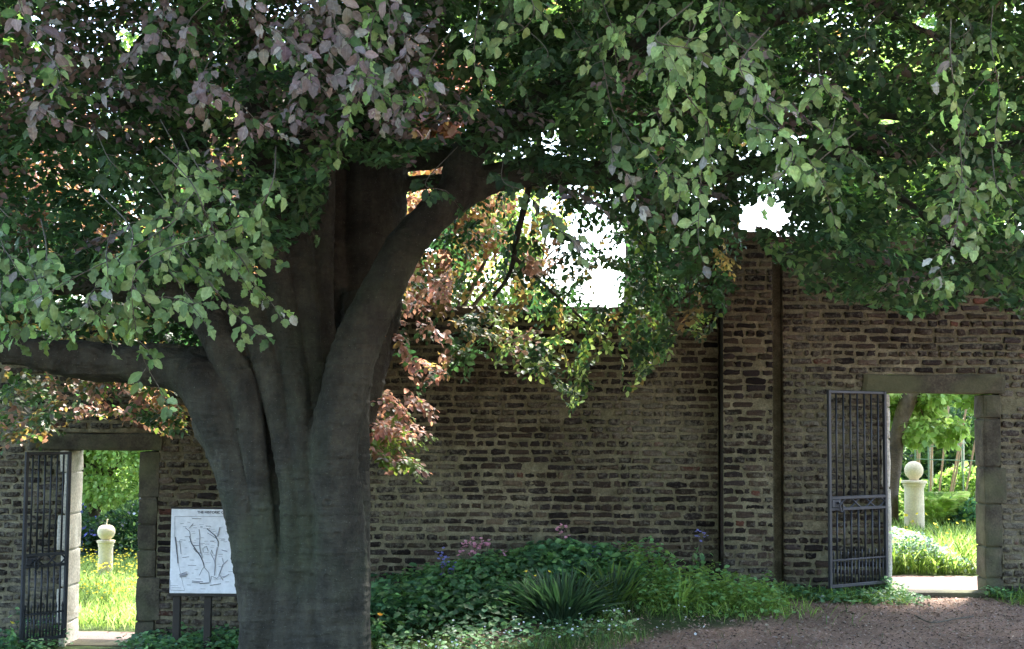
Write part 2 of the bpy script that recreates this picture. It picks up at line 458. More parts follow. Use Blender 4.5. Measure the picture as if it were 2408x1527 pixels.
def bricks_and_mortar(x0, x1, z0, topfn, Y, opens, seed, parent, cpitch=.079, red=0.0, part='brickwork', tooth=0):
    r = np.random.RandomState(seed)
    V, Fc, Cc = [], [], []; nv = 0
    zmax = max(topfn(x) for x in np.linspace(x0, x1, 50)); rows = int((zmax-z0)/cpitch)
    nA = 14
    for i in range(rows):
        zc = z0+(i+.5)*cpitch+.004*math.sin(i*1.7)
        th_ = .11*(i % 2) if zc < ZLOW-.05 else 0
        segs = [(x0-(th_ if tooth > 0 else 0), x1-(th_ if tooth < 0 else 0))]
        for (a, b, c, d) in opens:
            if c-.01 < zc < d+.01:
                ns = []
                for (p, q) in segs:
                    if p < a: ns.append((p, min(q, a)))
                    if q > b: ns.append((max(p, b), q))
                segs = ns
        header = (i % 4 == 2)
        for (p, q) in segs:
            x = p-(r.rand()*.15 if i % 2 else 0)
            while x < q-.03:
                L = (.108 if header else .222)*r.uniform(.93, 1.07)
                if r.rand() < .1: L *= r.choice([.55, .75, 1.3])
                a, b = max(x, p), min(x+L-.012, q); x += L+.003
                if b-a < .04: continue
                if zc+.04 > topfn((a+b)/2): continue
                if r.rand() < .02: continue
                cx, hw = (a+b)/2, (b-a)/2*r.uniform(.90, .98); hh = cpitch*.5*r.uniform(.56, .80); zz = zc+r.randn()*.004+.010*(float(vnoise(np.array([[cx*.9+9, zc*1.4+9, 2.]]), 1, 2)[0])-.5)
                th = np.linspace(0, 2*math.pi, nA, endpoint=False)+.22
                e = r.uniform(.2, .42)
                ox = np.sign(np.cos(th))*np.abs(np.cos(th))**e*hw; oz = np.sign(np.sin(th))*np.abs(np.sin(th))**e*hh
                ox += r.randn(nA)*.0055; oz += r.randn(nA)*.0045
                pr = r.uniform(.004, .014); tilt = r.randn()*.01; tl2 = r.randn()*.02
                ring = np.stack([cx+ox, np.full(nA, Y+.012), zz+oz], 1)
                r2 = np.stack([cx+ox*.97, Y-pr*.6+tilt*ox, zz+oz*.93], 1)
                r3 = np.stack([cx+ox*.84+r.randn(nA)*.002, Y-pr+tilt*ox+tl2*oz+r.randn(nA)*.0015, zz+oz*.7], 1)
                cc = np.array([[cx, Y-pr-.001, zz]])
                V.append(np.concatenate([ring, r2, r3, cc]))
                for k in range(nA):
                    k2 = (k+1) % nA
                    Fc.append((nv+k, nv+k2, nv+nA+k2)); Fc.append((nv+k, nv+nA+k2, nv+nA+k))
                    Fc.append((nv+nA+k, nv+nA+k2, nv+2*nA+k2)); Fc.append((nv+nA+k, nv+2*nA+k2, nv+2*nA+k))
                    Fc.append((nv+2*nA+k, nv+2*nA+k2, nv+3*nA))
                nv += 3*nA+1
                u = r.rand(); rd = red + .25*max(0, (cx-4.7)/1.0)
                if u < .008+rd*.6: col = np.array([.095, .042, .030])
                elif u < .45: col = np.array([.038, .028, .022])
                elif u < .86: col = np.array([.023, .018, .017])
                else: col = np.array([.07, .054, .038])
                col = col*.88*math.exp(r.randn()*.38)
                Cc.append(np.tile(col, (3*nA+1, 1)))
    V = np.concatenate(V); Cc = np.concatenate(Cc); Fc = np.array(Fc)
    # mortar bed: a rough sheet through which the bricks stand
    st = .016
    xs = np.arange(x0, x1+st, st); zs = np.arange(z0, zmax+st, st); xs[-1] = x1
    X, Z = np.meshgrid(xs, zs)
    p3 = np.stack([X, np.full_like(X, 3.1), Z], -1)
    Yy = Y+.004-.020*(vnoise(p3*np.array([14, 1, 22]), 1, 3)-.5)-.018*(vnoise(p3*1.6, 1, 2)-.5)
    MV = np.stack([X, Yy, Z], -1).reshape(-1, 3); nx = len(xs)
    i = (np.arange(len(zs)-1)[:, None]*nx+np.arange(nx-1)[None]).ravel()
    q = np.stack([i, i+1, i+1+nx, i+nx], 1)
    cx = MV[q[:, 0], 0]+st/2; cz = MV[q[:, 0], 2]+st/2
    ok = cz < np.array([topfn(a) for a in cx])
    for (a, b, c, d) in opens: ok &= ~((cx > a) & (cx < b) & (cz > c) & (cz < d))
    q = q[ok]
    tri = np.concatenate([q[:, [0, 1, 2]], q[:, [0, 2, 3]]])
    n0 = len(V)
    VV = np.concatenate([V, MV]); TT = np.concatenate([Fc, tri+n0])
    at = dict(bcol=np.concatenate([Cc, np.full((len(MV), 3), .1)]))
    mi = np.concatenate([np.zeros(len(Fc)), np.ones(len(tri))])
    return mk(part, VV, TT, [M_brick, M_mortar], parent, mi=mi, attrs=at)

def boulder_block(mb, lo, hi, seed, rough=.006):
    """dressed stone block with worn faces: subdivided box"""
    r = np.random.RandomState(seed); lo = np.array(lo); hi = np.array(hi); n = 7
    g = np.linspace(0, 1, n)
    g = np.array([0, .03, .2, .5, .8, .97, 1.0])
    for a in range(3):
        u, v = (a+1) % 3, (a+2) % 3
        for s in (0, 1):
            V = np.zeros((n, n, 3)); V[..., a] = s; V[..., u] = g[:, None]; V[..., v] = g[None]
            W = lo+V*(hi-lo)
            ew = np.minimum(np.minimum(V, 1-V)*(hi-lo), 1)
            k = np.sort(ew, axis=-1)[..., 1]; k = np.clip(1-k/.02, 0, 1)[..., None]
            c = (lo+hi)/2; W = W-np.sign(W-c)*k*.007
            W = W+rough*2*(np.stack([vnoise(W+seed, 9, 2), vnoise(W+seed+9, 9, 2), vnoise(W+seed+17, 9, 2)], -1)-.5)
            idx = np.arange(n*n).reshape(n, n); f = []
            for i in range(n-1):
                for j in range(n-1):
                    q = (idx[i, j], idx[i+1, j], idx[i+1, j+1], idx[i, j+1]); f.append(q if s else q[::-1])
            mb.add(W.reshape(-1, 3), f)

def jamb(parent, xa, xb, side, z0, z1, Y, Yb, seed, mat, mat2=None):
    """stack of quoin stones; side = +1 when the opening is at its right"""
    r = np.random.RandomState(seed); z = z0; mb = MB(); i = 0
    while z < z1-.02:
        h = min(r.uniform(.24, .5), z1-z)
        if z1-(z+h) < .12: h = z1-z
        e = r.uniform(-.01, .05) if i % 2 else 0
        a, b = (xa-e, xb) if side > 0 else (xa, xb+e)
        boulder_block(mb, (a, Y-.014-r.rand()*.012, z+.004), (b, Yb, z+h-.004), seed+i, .011)
        z += h; i += 1
    mb.box((xa+.02, Y+.012, z0), (xb-.02, Yb-.012, z1-.01))
    return mb.build('jamb', mat, parent, smooth=False)

WY = 14.0
# measured openings (x at the wall face)
LX0, LX1 = P(163, 1200, WY)[0], P(325, 1200, WY)[0]
RX0, RX1 = P(2096, 1200, WY)[0], P(2314, 1200, WY)[0]
LZ1 = P(250, 1060, WY)[2]; LZ0 = -.56
RZ1 = P(2200, 926, WY)[2]; RZ0 = 0.02
X_STEP = P(1486, 740, WY)[0]; PX0, PX1 = P(1700, 1000, WY-.2)[0], P(1816, 1000, WY-.2)[0]
ZLOW = P(1420, 742, WY)[2]; ZHIGH = P(1790, 575, WY)[2]

# --- low wall with the left gateway
lw = empty('brick_wall', (0, WY, 0), label='low dark old brick wall with narrow gateway left of the big trunk and behind it', cat='wall')
def rel(o, r):      # parts are modelled in world space, then re-based on their thing
    for v in o.children: pass
LWX0 = -12.0
jl, jr = LX0-.07, LX1+.2
def low_top(x): return ZLOW
opL = [(jl, jr, -2, LZ1+.18)]
bricks_and_mortar(LWX0, X_STEP, -.9, low_top, 0, opL, 1, lw, part='brickwork', tooth=-1)
mb = MB(); TH = .42
mb.box((LWX0, .03, -1), (jl, TH, ZLOW)); mb.box((jr, .03, -1), (X_STEP-.002, TH, ZLOW)); mb.box((jl, .03, LZ1+.18), (jr, TH, ZLOW-.002))
mb.build('wall_core', M_mortar, lw)
jamb(lw, jl+.003, LX0, 1, -.62, LZ1-.002, 0, TH+.01, 11, M_cream)
jamb(lw, LX1, jr-.003, -1, -.62, LZ1-.002, 0, TH+.01, 31, M_stone)
mb = MB(); boulder_block(mb, (P(70, 1040, WY)[0], -.028, LZ1+.002), (P(384, 1040, WY)[0], TH+.015, LZ1+.177), 3, .015); mb.build('lintel', M_stone, lw)
mb = MB(); x = LWX0; i = 0
while x < X_STEP-.1:
    L = min(.75+.2*random.random(), X_STEP-.003-x)
    boulder_block(mb, (x+.003, -.05, ZLOW+.002), (x+L-.003, TH+.05, ZLOW+.088), 50+i, .005); x += L; i += 1
mb.build('coping', M_cope, lw)
mb = MB(); boulder_block(mb, (LX0-.02, .02, LZ0-.12), (LX1+.02, TH, LZ0+.015), 8, .006); mb.build('threshold', M_stone, lw)

# --- tall wall with pier and the right gateway
tw_ = empty('brick_wall', (0, WY, 0), label='tall dark old brick wall with square pier and right hand gateway', cat='wall')
TX1 = 14.0; THR = .26
jl2, jr2 = RX0-.06, P(2357, 1200, WY)[0]
def hi_top(x): return ZHIGH
SL, SR = .018, .15
opR = [(jl2, jr2, -1, RZ1+.20), (PX0-SL, PX0+.02, -2, 9), (PX1-.02, PX1+SR, -2, 9)]
bricks_and_mortar(X_STEP, TX1, -.9+4*.079, hi_top, 0, opR, 2, tw_, part='brickwork', tooth=1)
mb = MB()
mb.box((X_STEP, .03, -1), (PX0-SL, THR, ZHIGH)); mb.box((PX0-SL, .12, -1), (PX1+SR, THR-.002, ZHIGH-.003)); mb.box((PX1+SR, .03, -1), (jl2, THR, ZHIGH)); mb.box((jr2, .03, -1), (TX1, THR, ZHIGH)); mb.box((jl2, .03, RZ1+.20), (jr2, THR, ZHIGH-.002))
mb.build('wall_core', M_mortar, tw_)
jamb(tw_, jl2+.003, RX0, 1, -.1, RZ1-.002, 0, THR+.01, 71, M_cream)
jamb(tw_, RX1, jr2-.003, -1, -.1, RZ1-.002, 0, THR+.01, 91, M_stone)
mb = MB(); boulder_block(mb, (P(2027, 890, WY)[0], -.03, RZ1+.002), (P(2362, 890, WY)[0], THR+.015, RZ1+.198), 5, .015); mb.build('lintel', M_stone, tw_)
mb = MB(); boulder_block(mb, (RX0-.05, -.06, -.1), (RX1+.05, THR-.02, RZ0+.035), 9, .006); mb.build('threshold', M_stone, tw_)
mb = MB(); x = X_STEP; i = 0
while x < TX1-.1:
    L = min(.75+.2*random.random(), TX1-x)
    boulder_block(mb, (x+.003, -.05, ZHIGH+.002), (x+L-.003, THR+.05, ZHIGH+.085), 90+i, .005); x += L; i += 1
mb.build('coping', M_cope, tw_)
# pier
pr = empty('pier', (0, 0, 0)); pr.parent = tw_; pr.name = 'pier'
o = bricks_and_mortar(PX0, PX1, -.4, lambda x: ZHIGH-.01, -.23, [], 5, tw_, part='pier')
mb = MB(); mb.box((PX0+.008, -.215, -.6), (PX1-.008, .119, ZHIGH-.012)); mb.build('pier_core', M_brick, o, attrs=dict(bcol=np.tile([.07, .055, .05], (8, 1))))
bpy.data.objects.remove(pr)
mb = MB(); boulder_block(mb, (PX0-.04, -.28, ZHIGH-.008), (PX1+.04, -.056, ZHIGH+.1), 77, .006); mb.build('pier_cap', M_cope, tw_)

# ================================================================== GATES
def iron():
    t = NT('painted_iron'); n = t.noise(40, 4, .7); n2 = t.noise(6, 3)
    c = t.ramp(n2, [(.3, (.016, .018, .023)), (.7, (.034, .038, .046))])
    c = t.mix(t.ramp(n, [(.62, (0, 0, 0)), (.75, (.6, .6, .6))]), c, (.12, .09, .075))
    t.bump(n, .4, .004); t.base(c, .5, .5); t.b.inputs['Metallic'].default_value = .25; return t.m
M_iron = iron()
def gate(hinge, free, h, nb, waves, label):
    hinge = np.array(hinge); free = np.array(free); v = free-hinge; wd = np.linalg.norm(v[:2])
    g = empty('iron_gate', hinge, math.atan2(v[1], v[0]), label=label, cat='gate', group='wrought iron gates standing open')
    # local: x 0..wd towards the free edge, z 0..h ; the viewer's side is +y
    mb = MB()
    mb.box((0, -.015, 0), (.036, .018, h), .004); mb.box((wd-.036, -.015, 0), (wd, .015, h), .004)
    mb.box((.031, -.012, h-.03), (wd-.031, .012, h-.002), .004); mb.box((.031, -.014, .002), (wd-.031, .014, .035), .004)
    mb.box((.031, -.008, .26), (wd-.031, .008, .278), .003)
    mb.build('frame', M_iron, g)
    zt, zb = h*.425+.07, h*.425-.07
    # middle panel: two flat rails with interlaced waves
    p = MB(); p.box((.031, -.016, zt-.03), (wd-.031, .016, zt), .003); p.box((.031, -.016, zb), (wd-.031, .016, zb+.028), .003)
    xa, xb = .033, wd-.17
    for s in (1, -1):
        ts = np.linspace(0, 1, 12*waves+1)
        zz = (zt+zb)/2+s*(.051)*np.sin(ts*math.pi*waves)
        pts = np.stack([xa+(xb-xa)*ts, np.full_like(ts, .004*s), zz], 1); p.tube(pts, .0085, 6)
    p.build('scroll_panel', M_iron, g)
    lk = MB(); lk.box((wd-.16, -.022, zb+.029), (wd-.032, .022, zt-.031), .006); lko = lk.build('lock', M_iron, g)
    hb = MB(); th = np.linspace(0, 2*math.pi, 17)
    hb.tube(np.stack([wd-.13+.022*np.cos(th), np.full(17, .05), (zb+zt)/2-.035+.045*np.sin(th)], 1), .008, 8)
    hb.tube([(wd-.10, .0225, (zb+zt)/2), (wd-.105, .05, (zb+zt)/2+.012)], .012, 8)
    hb.build('handle', M_iron, lko)
    for i in range(nb):
        x = .015+(wd-.03)*(i+1)/(nb+1)
        b = MB(); b.tube([(x, 0, zt+.001), (x, 0, h-.031)], .0098, 8); b.tube([(x, 0, .279), (x, 0, zb-.001)], .0098, 8); b.tube([(x, 0, .036), (x, 0, .259)], .0098, 8)
        b.build('bar', M_iron, g, smooth=True)
    for i in range(nb+1):
        x = .015+(wd-.03)*(i+.5)/(nb+1)
        b = MB(); b.tube([(x, 0, .036), (x, 0, .2595)], .006, 8); b.tube([(x, 0, .2785), (x, 0, .31), (x, 0, .325), (x, 0, .37)], [.006, .006, .012, .001], 8)
        b.build('spike', M_iron, g, smooth=True)
    return g
hz = P(2087, 1372, WY-.05); fz = P(1950, 1376, WY-.55)
gate((hz[0], hz[1], hz[2]), (fz[0], fz[1], hz[2]), P(2087, 921, WY-.05)[2]-hz[2], 7, 3, 'black iron bar gate open against the tall wall beside the right gateway')
hz = P(150, 1500, WY-.06); fz = P(46, 1500, WY-.42)
gate((hz[0]+.02, hz[1], hz[2]), (fz[0], fz[1], hz[2]), P(155, 1062, WY-.06)[2]-hz[2], 6, 2, 'narrow black iron bar gate open against the low wall at far left')

# ================================================================== SIGN
def plain(name, c, rough=.6, spec=.3):
    t = NT(name); n = t.noise(18, 4); t.base(t.mix(1.0, c, t.ramp(n, [(.3, (.86, .86, .86)), (.7, (1.06, 1.06, 1.06))]), 'MULTIPLY'), rough, spec); return t.m
M_white = plain('white_panel', (.72, .73, .76), .45); M_ink = plain('dark_ink', (.08, .08, .1)); M_grey = plain('grey_ink', (.34, .34, .37)); M_post = plain('dark_timber', (.035, .03, .025), .85)
SY = 13.35
a = P(404, 1197, SY); b_ = P(399, 1395, SY)
sx0 = (a[0]+b_[0])/2; sz1, sz0 = a[2], b_[2]; SW = .95; SH = sz1-sz0
sg = empty('map_sign', (sx0, SY, gz(sx0, SY)), label='white map board on two dark posts half hidden behind the big trunk', cat='sign')
zb = sz0-gz(sx0, SY)
mb = MB(); mb.box((0, -.012, zb), (SW, .012, zb+SH), .004); mb.build('board', M_white, sg)
mb = MB(); mb.box((-.008, -.005, zb+SH+.001), (SW+.008, .03, zb+SH+.018), .003); mb.build('top_rail', M_post, sg); mb = MB(); mb.box((-.008, -.005, zb-.03), (SW+.008, .03, zb-.001), .003); mb.build('bottom_rail', M_post, sg)
for x in (.06, .36, .8):
    mb = MB(); mb.box((x-.035, .031, -.25), (x+.035, .09, zb+SH-.1), .006); mb.build('post', M_post, sg)
def S2(u, v): return np.array([u*.0006*1.163*SW/.95*0+u/1163*.72*SW/.72*1.0*.76, 0, 0])
# map drawing in the panel's own plane (u right, v down, of a 1163x1527 sketch of its left part)
def sp(u, v): return (((u-140)/880)*.612, -.0165, zb+SH-(v-165)/1190*SH)
ink = MB(); gry = MB()
def line(pts, r, g=False): (gry if g else ink).tube([sp(*q) for q in pts], r*1.05, 5)
for pl, r in [([(190, 270), (195, 560), (225, 780), (270, 1000), (330, 1240)], .0012), ([(190, 270), (1500, 262)], .0012), ([(330, 1240), (350, 1310)], .001),
    ([(265, 610), (290, 800)], .0022), ([(205, 560), (225, 700), (250, 930)], .004), ([(150, 1170), (150, 1310)], .0014), ([(150, 1310), (350, 1315)], .0014), ([(150, 1245), (260, 1248)], .0012), ([(170, 1275), (300, 1278)], .0012),
    ([(400, 550), (430, 650), (480, 720), (560, 830), (600, 920), (615, 980)], .004), ([(340, 430), (400, 480), (415, 560)], .002), ([(390, 440), (450, 370)], .002),
    ([(615, 980), (590, 1010), (550, 1100)], .0018), ([(610, 980), (680, 1060), (700, 1200)], .002), ([(640, 440), (760, 540), (800, 620), (800, 690)], .0038), ([(650, 500), (780, 580)], .0018),
    ([(460, 680), (540, 680), (560, 790), (500, 770), (460, 720)], .003), ([(595, 780), (590, 720), (640, 690), (665, 760)], .002), ([(700, 790), (710, 740), (735, 800)], .002),
    ([(700, 1190), (720, 1110), (790, 1140), (840, 1100), (880, 1170)], .002), ([(450, 1180), (600, 1190)], .003), ([(560, 1215), (690, 1205)], .004), ([(500, 1150), (575, 1152)], .0018),
    ([(270, 1090), (380, 1050)], .002), ([(270, 600), (350, 605)], .0018), ([(390, 960), (500, 962)], .0018), ([(310, 850), (400, 840)], .002), ([(430, 300), (560, 300)], .0022)]: line(pl, r)
for pl, r in [([(530, 450), (545, 560), (540, 660), (560, 760), (590, 860)], .004), ([(820, 420), (790, 540)], .006), ([(790, 700), (765, 850), (760, 1100)], .0055), ([(700, 790), (750, 880), (760, 950)], .003),
    ([(940, 880), (870, 950), (820, 1100)], .005), ([(880, 1130), (960, 1080)], .004), ([(280, 1100), (380, 1080)], .011), ([(280, 1120), (360, 1110)], .008), ([(450, 1200), (560, 1205)], .005), ([(700, 1240), (850, 1215)], .004), ([(860, 850), (880, 920)], .003), ([(850, 740), (930, 760)], .004), ([(1050, 700), (1150, 900), (1200, 1150)], .004), ([(1250, 500), (1180, 700), (1150, 900)], .004)]: line(pl, r, True)
r_ = random.Random(4)
for (u, v) in [(480, 430), (450, 480), (455, 510), (480, 605), (480, 640), (560, 385), (560, 410), (665, 410), (665, 440), (745, 480), (710, 620), (630, 620), (730, 680), (715, 705), (360, 715), (445, 885), (670, 920), (820, 940), (515, 1020), (640, 800), (640, 780), (850, 580), (860, 610), (830, 830), (930, 1190), (380, 1140), (400, 1235), (600, 1290)]+[(r_.randint(250, 1600), r_.randint(330, 1150)) for _ in range(70)]:
    line([(u-r_.randint(14, 40), v), (u+r_.randint(14, 40), v+r_.randint(-3, 3))], .0014, r_.random() < .4)
ink.build('drawing', M_ink, sg); gry.build('shading', M_grey, sg)
fc = bpy.data.curves.new('title', 'FONT'); fc.body = 'THE HISTORIC GARDEN'; fc.size = .034; fc.extrude = .0006; fc.offset = .0008
fo = bpy.data.objects.new('title_tmp', fc); C.objects.link(fo)
bpy.context.view_layer.update()
me = bpy.data.meshes.new_from_object(fo.evaluated_get(bpy.context.evaluated_depsgraph_get())); bpy.data.objects.remove(fo)
me.materials.clear(); me.materials.append(M_ink)
to = bpy.data.objects.new('title', me); C.objects.link(to); to.parent = sg; to.rotation_euler = (math.pi/2, 0, 0); q = sp(500, 225); to.location = (q[0], -.0145, q[2])

# ================================================================== BEECH TREE
TY = 11.6
bt = empty('beech_tree', (P(714, 1500, TY)[0], TY, float(gz(-1.75, TY))), label='huge old beech tree with fluted grey trunk, forked right limb and drooping leafy branches', cat='tree')
BASE = Vector(bt.location)
def unbase(o):
    o.parent = bt; o.matrix_parent_inverse = Matrix.Translation(-BASE); return o
def smooth_path(pts, m=5):
    pts = np.array(pts, float); n = len(pts); out = []
    pp = np.concatenate([[2*pts[0]-pts[1]], pts, [2*pts[-1]-pts[-2]]])
    for i in range(n-1):
        p0, p1, p2, p3 = pp[i:i+4]
        for t in np.linspace(0, 1, m, endpoint=False):
            out.append(.5*((2*p1)+(-p0+p2)*t+(2*p0-5*p1+4*p2-p3)*t*t+(-p0+3*p1-3*p2+p3)*t**3))
    out.append(pts[-1]); return np.array(out)
def stem_tube(mb, pts, n=20, knob=.05):
    """pts: (px,py,Y,rpx)"""
    w_ = np.array([list(P(a, b, c))+[r*c/F] for a, b, c, r in pts]); w_ = smooth_path(w_, 6)
    rr = w_[:, 3]*(1+knob*2*(vnoise(w_[:, :3]*np.array([3, 3, 2])+5, 1, 2)-.5)); mb.tube(w_[:, :3], rr, n)
mb = MB()
t0 = TY
STEMS = [
 [(714, 1760, t0, 215), (714, 1620, t0, 170), (714, 1527, t0, 140), (706, 1400, t0+.0, 128), (700, 1250, t0+.02, 122), (690, 1100, t0+.05, 116), (670, 980, t0+.08, 104), (660, 880, t0+.18, 85)],
 [(620, 1780, t0-.1, 120), (640, 1560, t0-.1, 84), (640, 1400, t0-.1, 82), (614, 1220, t0-.1, 82), (584, 1080, t0-.1, 86), (545, 960, t0-.1, 96), (480, 890, t0-.1, 70), (390, 860, t0-.15, 50), (250, 853, t0-.2, 43), (120, 838, t0-.3, 40), (0, 812, t0-.4, 38), (-200, 770, t0-.5, 34)],
 [(700, 1440, t0-.28, 24), (690, 1300, t0-.40, 27), (682, 1160, t0-.46, 27), (660, 1020, t0-.46, 26), (640, 900, t0-.40, 30), (610, 790, t0-.3, 38), (572, 690, t0-.2, 42), (520, 560, t0-.1, 40), (460, 380, t0, 38), (410, 100, t0, 34)],
 [(735, 1440, t0-.28, 26), (730, 1300, t0-.40, 28), (716, 1160, t0-.46, 26), (706, 1020, t0-.46, 27), (692, 900, t0-.38, 30), (668, 770, t0-.28, 36), (648, 650, t0-.2, 40), (632, 520, t0-.1, 42), (618, 380, t0, 42), (600, 60, t0, 38)],
 [(750, 1160, t0-.36, 26), (742, 1000, t0-.34, 26), (734, 880, t0-.26, 28), (722, 760, t0-.18, 34), (706, 640, t0-.1, 38), (700, 520, t0, 38), (700, 380, t0, 38), (705, 50, t0, 34)],
 [(780, 980, t0-.10, 34), (764, 840, t0-.05, 34), (752, 700, t0, 34), (752, 560, t0+.1, 34), (757, 430, t0+.15, 34), (762, 300, t0+.2, 34), (770, 40, t0+.2, 33)],
 [(625, 1520, t0-.2, 60), (612, 1380, t0-.28, 54), (584, 1220, t0-.30, 48), (552, 1090, t0-.30, 49), (520, 980, t0-.32, 60), (470, 900, t0-.3, 56), (400, 868, t0-.25, 48), (290, 856, t0-.24, 42), (170, 845, t0-.3, 36), (60, 826, t0-.36, 26)],
 [(640, 1420, t0-.30, 26), (628, 1280, t0-.38, 27), (612, 1150, t0-.42, 27), (596, 1030, t0-.44, 30), (570, 920, t0-.40, 36), (535, 830, t0-.3, 42), (490, 740, t0-.2, 44)],
 [(800, 1780, t0-.2, 120), (794, 1560, t0-.25, 80), (797, 1400, t0-.30, 70), (792, 1230, t0-.38, 64), (784, 1080, t0-.45, 60), (800, 960, t0-.48, 58), (828, 850, t0-.48, 54), (868, 740, t0-.46, 50), (914, 650, t0-.45, 46), (955, 577, t0-.45, 45), (1015, 510, t0-.45, 44), (1075, 450, t0-.42, 46), (1090, 385, t0-.4, 42), (1130, 330, t0-.45, 38), (1220, 270, t0-.5, 35), (1380, 180, t0-.6, 32), (1550, 80, t0-.7, 30), (1700, -60, t0-.8, 26)],
 [(1050, 480, t0-.4, 44), (1130, 430, t0-.3, 38), (1240, 405, t0-.2, 32), (1400, 408, t0, 30), (1560, 430, t0+.1, 24), (1750, 395, t0+.2, 20), (1950, 340, t0+.3, 16), (2200, 280, t0+.3, 12)],
 [(850, 1780, t0+.1, 110), (826, 1560, t0+.05, 52), (820, 1350, t0+.05, 50), (822, 1100, t0+.08, 48), (828, 950, t0+.1, 42), (845, 830, t0+.2, 40), (850, 700, t0+.4, 45)],
 [(570, 1800, t0-.3, 80), (604, 1640, t0-.2, 50), (615, 1500, t0-.15, 44), (610, 1350, t0-.1, 38)],
 [(730, 1800, t0-.75, 75), (728, 1650, t0-.5, 55), (725, 1520, t0-.36, 45), (735, 1380, t0-.3, 50)],
 [(790, 1100, t0+.5, 60), (835, 880, t0+.6, 72), (858, 740, t0+.7, 82), (868, 600, t0+.7, 86), (873, 450, t0+.7, 86), (880, 250, t0+.7, 82), (888, 0, t0+.7, 78), (895, -400, t0+.7, 66)],
 [(770, 1000, t0+.3, 50), (778, 800, t0+.4, 40), (785, 600, t0+.5, 34), (788, 400, t0+.5, 32), (790, 100, t0+.5, 30)],
 [(900, 440, t0+.7, 22), (1000, 428, t0+.7, 17), (1120, 415, t0+.7, 15), (1300, 380, t0+.9, 13)],
 [(900, 380, t0+.7, 32), (1000, 372, t0+.75, 27), (1120, 350, t0+.8, 24), (1300, 280, t0+.9, 18)],
 [(600, 830, t0+.2, 66), (500, 745, t0+.3, 52), (380, 690, t0+.4, 48), (250, 655, t0+.5, 46), (80, 640, t0+.6, 50), (-150, 610, t0+.8, 44)],
]
for s in STEMS:
    if s[0][1] < 1540 and s[0][1] > 1000: s = [(s[0][0], s[0][1]+90, s[0][2]+.3, s[0][3]*.8)]+s
    stem_tube(mb, s)
tmp = mb.build('trunk_raw', M_bark)
md = tmp.modifiers.new('r', 'REMESH'); md.mode = 'VOXEL'; md.voxel_size = .014
md2 = tmp.modifiers.new('s', 'SMOOTH'); md2.factor = .5; md2.iterations = 3
bpy.context.view_layer.update()
me = bpy.data.meshes.new_from_object(tmp.evaluated_get(bpy.context.evaluated_depsgraph_get())); bpy.data.objects.remove(tmp)
co = np.zeros(len(me.vertices)*3, np.float32); me.vertices.foreach_get('co', co); co = co.reshape(-1, 3)
nm = np.zeros(len(me.vertices)*3, np.float32); me.vertices.foreach_get('normal', nm); nm = nm.reshape(-1, 3)
co += nm*(.030*(vnoise(co*np.array([5, 5, 1.6])+3, 1, 3)-.5)+.012*(vnoise(co*np.array([16, 16, 7])+9, 1, 2)-.5))[:, None]
co += nm*(.05*(vnoise(co*np.array([7, 7, .9])+1, 1, 2)-.5))[:, None]*sstep((4.2-co[:, 2:3])/2)
for kx, ky, kr in [(600, 1330, .035), (592, 1375, .03), (612, 1440, .028), (792, 1255, .03), (770, 1180, .04), (530, 1232, .018), (640, 1300, .02), (700, 1420, .02), (800, 1080, .03), (835, 930, .025), (575, 1180, .03), (560, 1010, .025), (850, 1300, .03), (770, 1350, .02)]:
    q = P(kx, ky, TY-.5)-CT; q = q/np.linalg.norm(q); v_ = co-CT; t_ = v_@q; dd = np.linalg.norm((v_-t_[:, None]*q)*np.array([1, 1, 1.6]), axis=1)/kr
    mk_ = (t_ < TY+.1); co -= nm*((.022*np.exp(-(dd/.45)**2)-.014*np.exp(-((dd-1)/.4)**2))*mk_)[:, None]
co += nm*(.010*(vnoise(co*np.array([40, 40, 30]), 1, 2)-.5))[:, None]
# horizontal wrinkles of beech bark
co += nm*(.010*np.maximum(0, vnoise(co*np.array([3, 3, 28])+2, 1, 2)-.52)*4)[:, None]
me.vertices.foreach_set('co', co.ravel()); me.materials.clear(); me.materials.append(M_bark)
me.polygons.foreach_set('use_smooth', np.ones(len(me.polygons), bool)); me.update()
tr = bpy.data.objects.new('trunk', me); C.objects.link(tr); unbase(tr)
# knots and scars
for bpts in [[(2050, 270, 11.2, 9), (2180, 278, 11.2, 12), (2320, 285, 11.2, 10), (2480, 320, 11.3, 9)],
             [(1950, 330, 11.6, 14), (2080, 352, 11.6, 18), (2230, 352, 11.6, 19), (2420, 345, 11.7, 18), (2700, 300, 12, 16)],
             [(1880, 330, 10.8, 9), (2020, 400, 10.8, 9), (2150, 490, 10.7, 8), (2270, 600, 10.7, 6), (2330, 660, 10.7, 4)],
             [(1560, 170, 10.5, 22), (1700, 80, 10.4, 24), (1850, 30, 10.3, 22), (2100, -60, 10.2, 18)],
             [(1980, -50, 11, 18), (2090, 30, 11, 14), (2160, 70, 11, 9), (2300, 120, 11, 6)],
             [(620, 330, 11, 16), (420, 260, 10.8, 14), (240, 240, 10.6, 12), (60, 210, 10.4, 9)],
             [(430, 380, 11.2, 18), (250, 330, 11, 14), (60, 320, 10.9, 14), (-150, 300, 10.9, 12)],
             [(1250, 410, 11.6, 9), (1235, 480, 11.9, 8), (1215, 560, 12.1, 7), (1200, 640, 12.2, 5), (1160, 700, 12.3, 4)],
             [(1204, 600, 12.1, 5), (1290, 680, 12.3, 4), (1380, 760, 12.5, 3)],
             ]:
    mb = MB(); stem_tube(mb, bpts, 10, .15); o = mb.build('bough', M_bark, smooth=True); unbase(o)

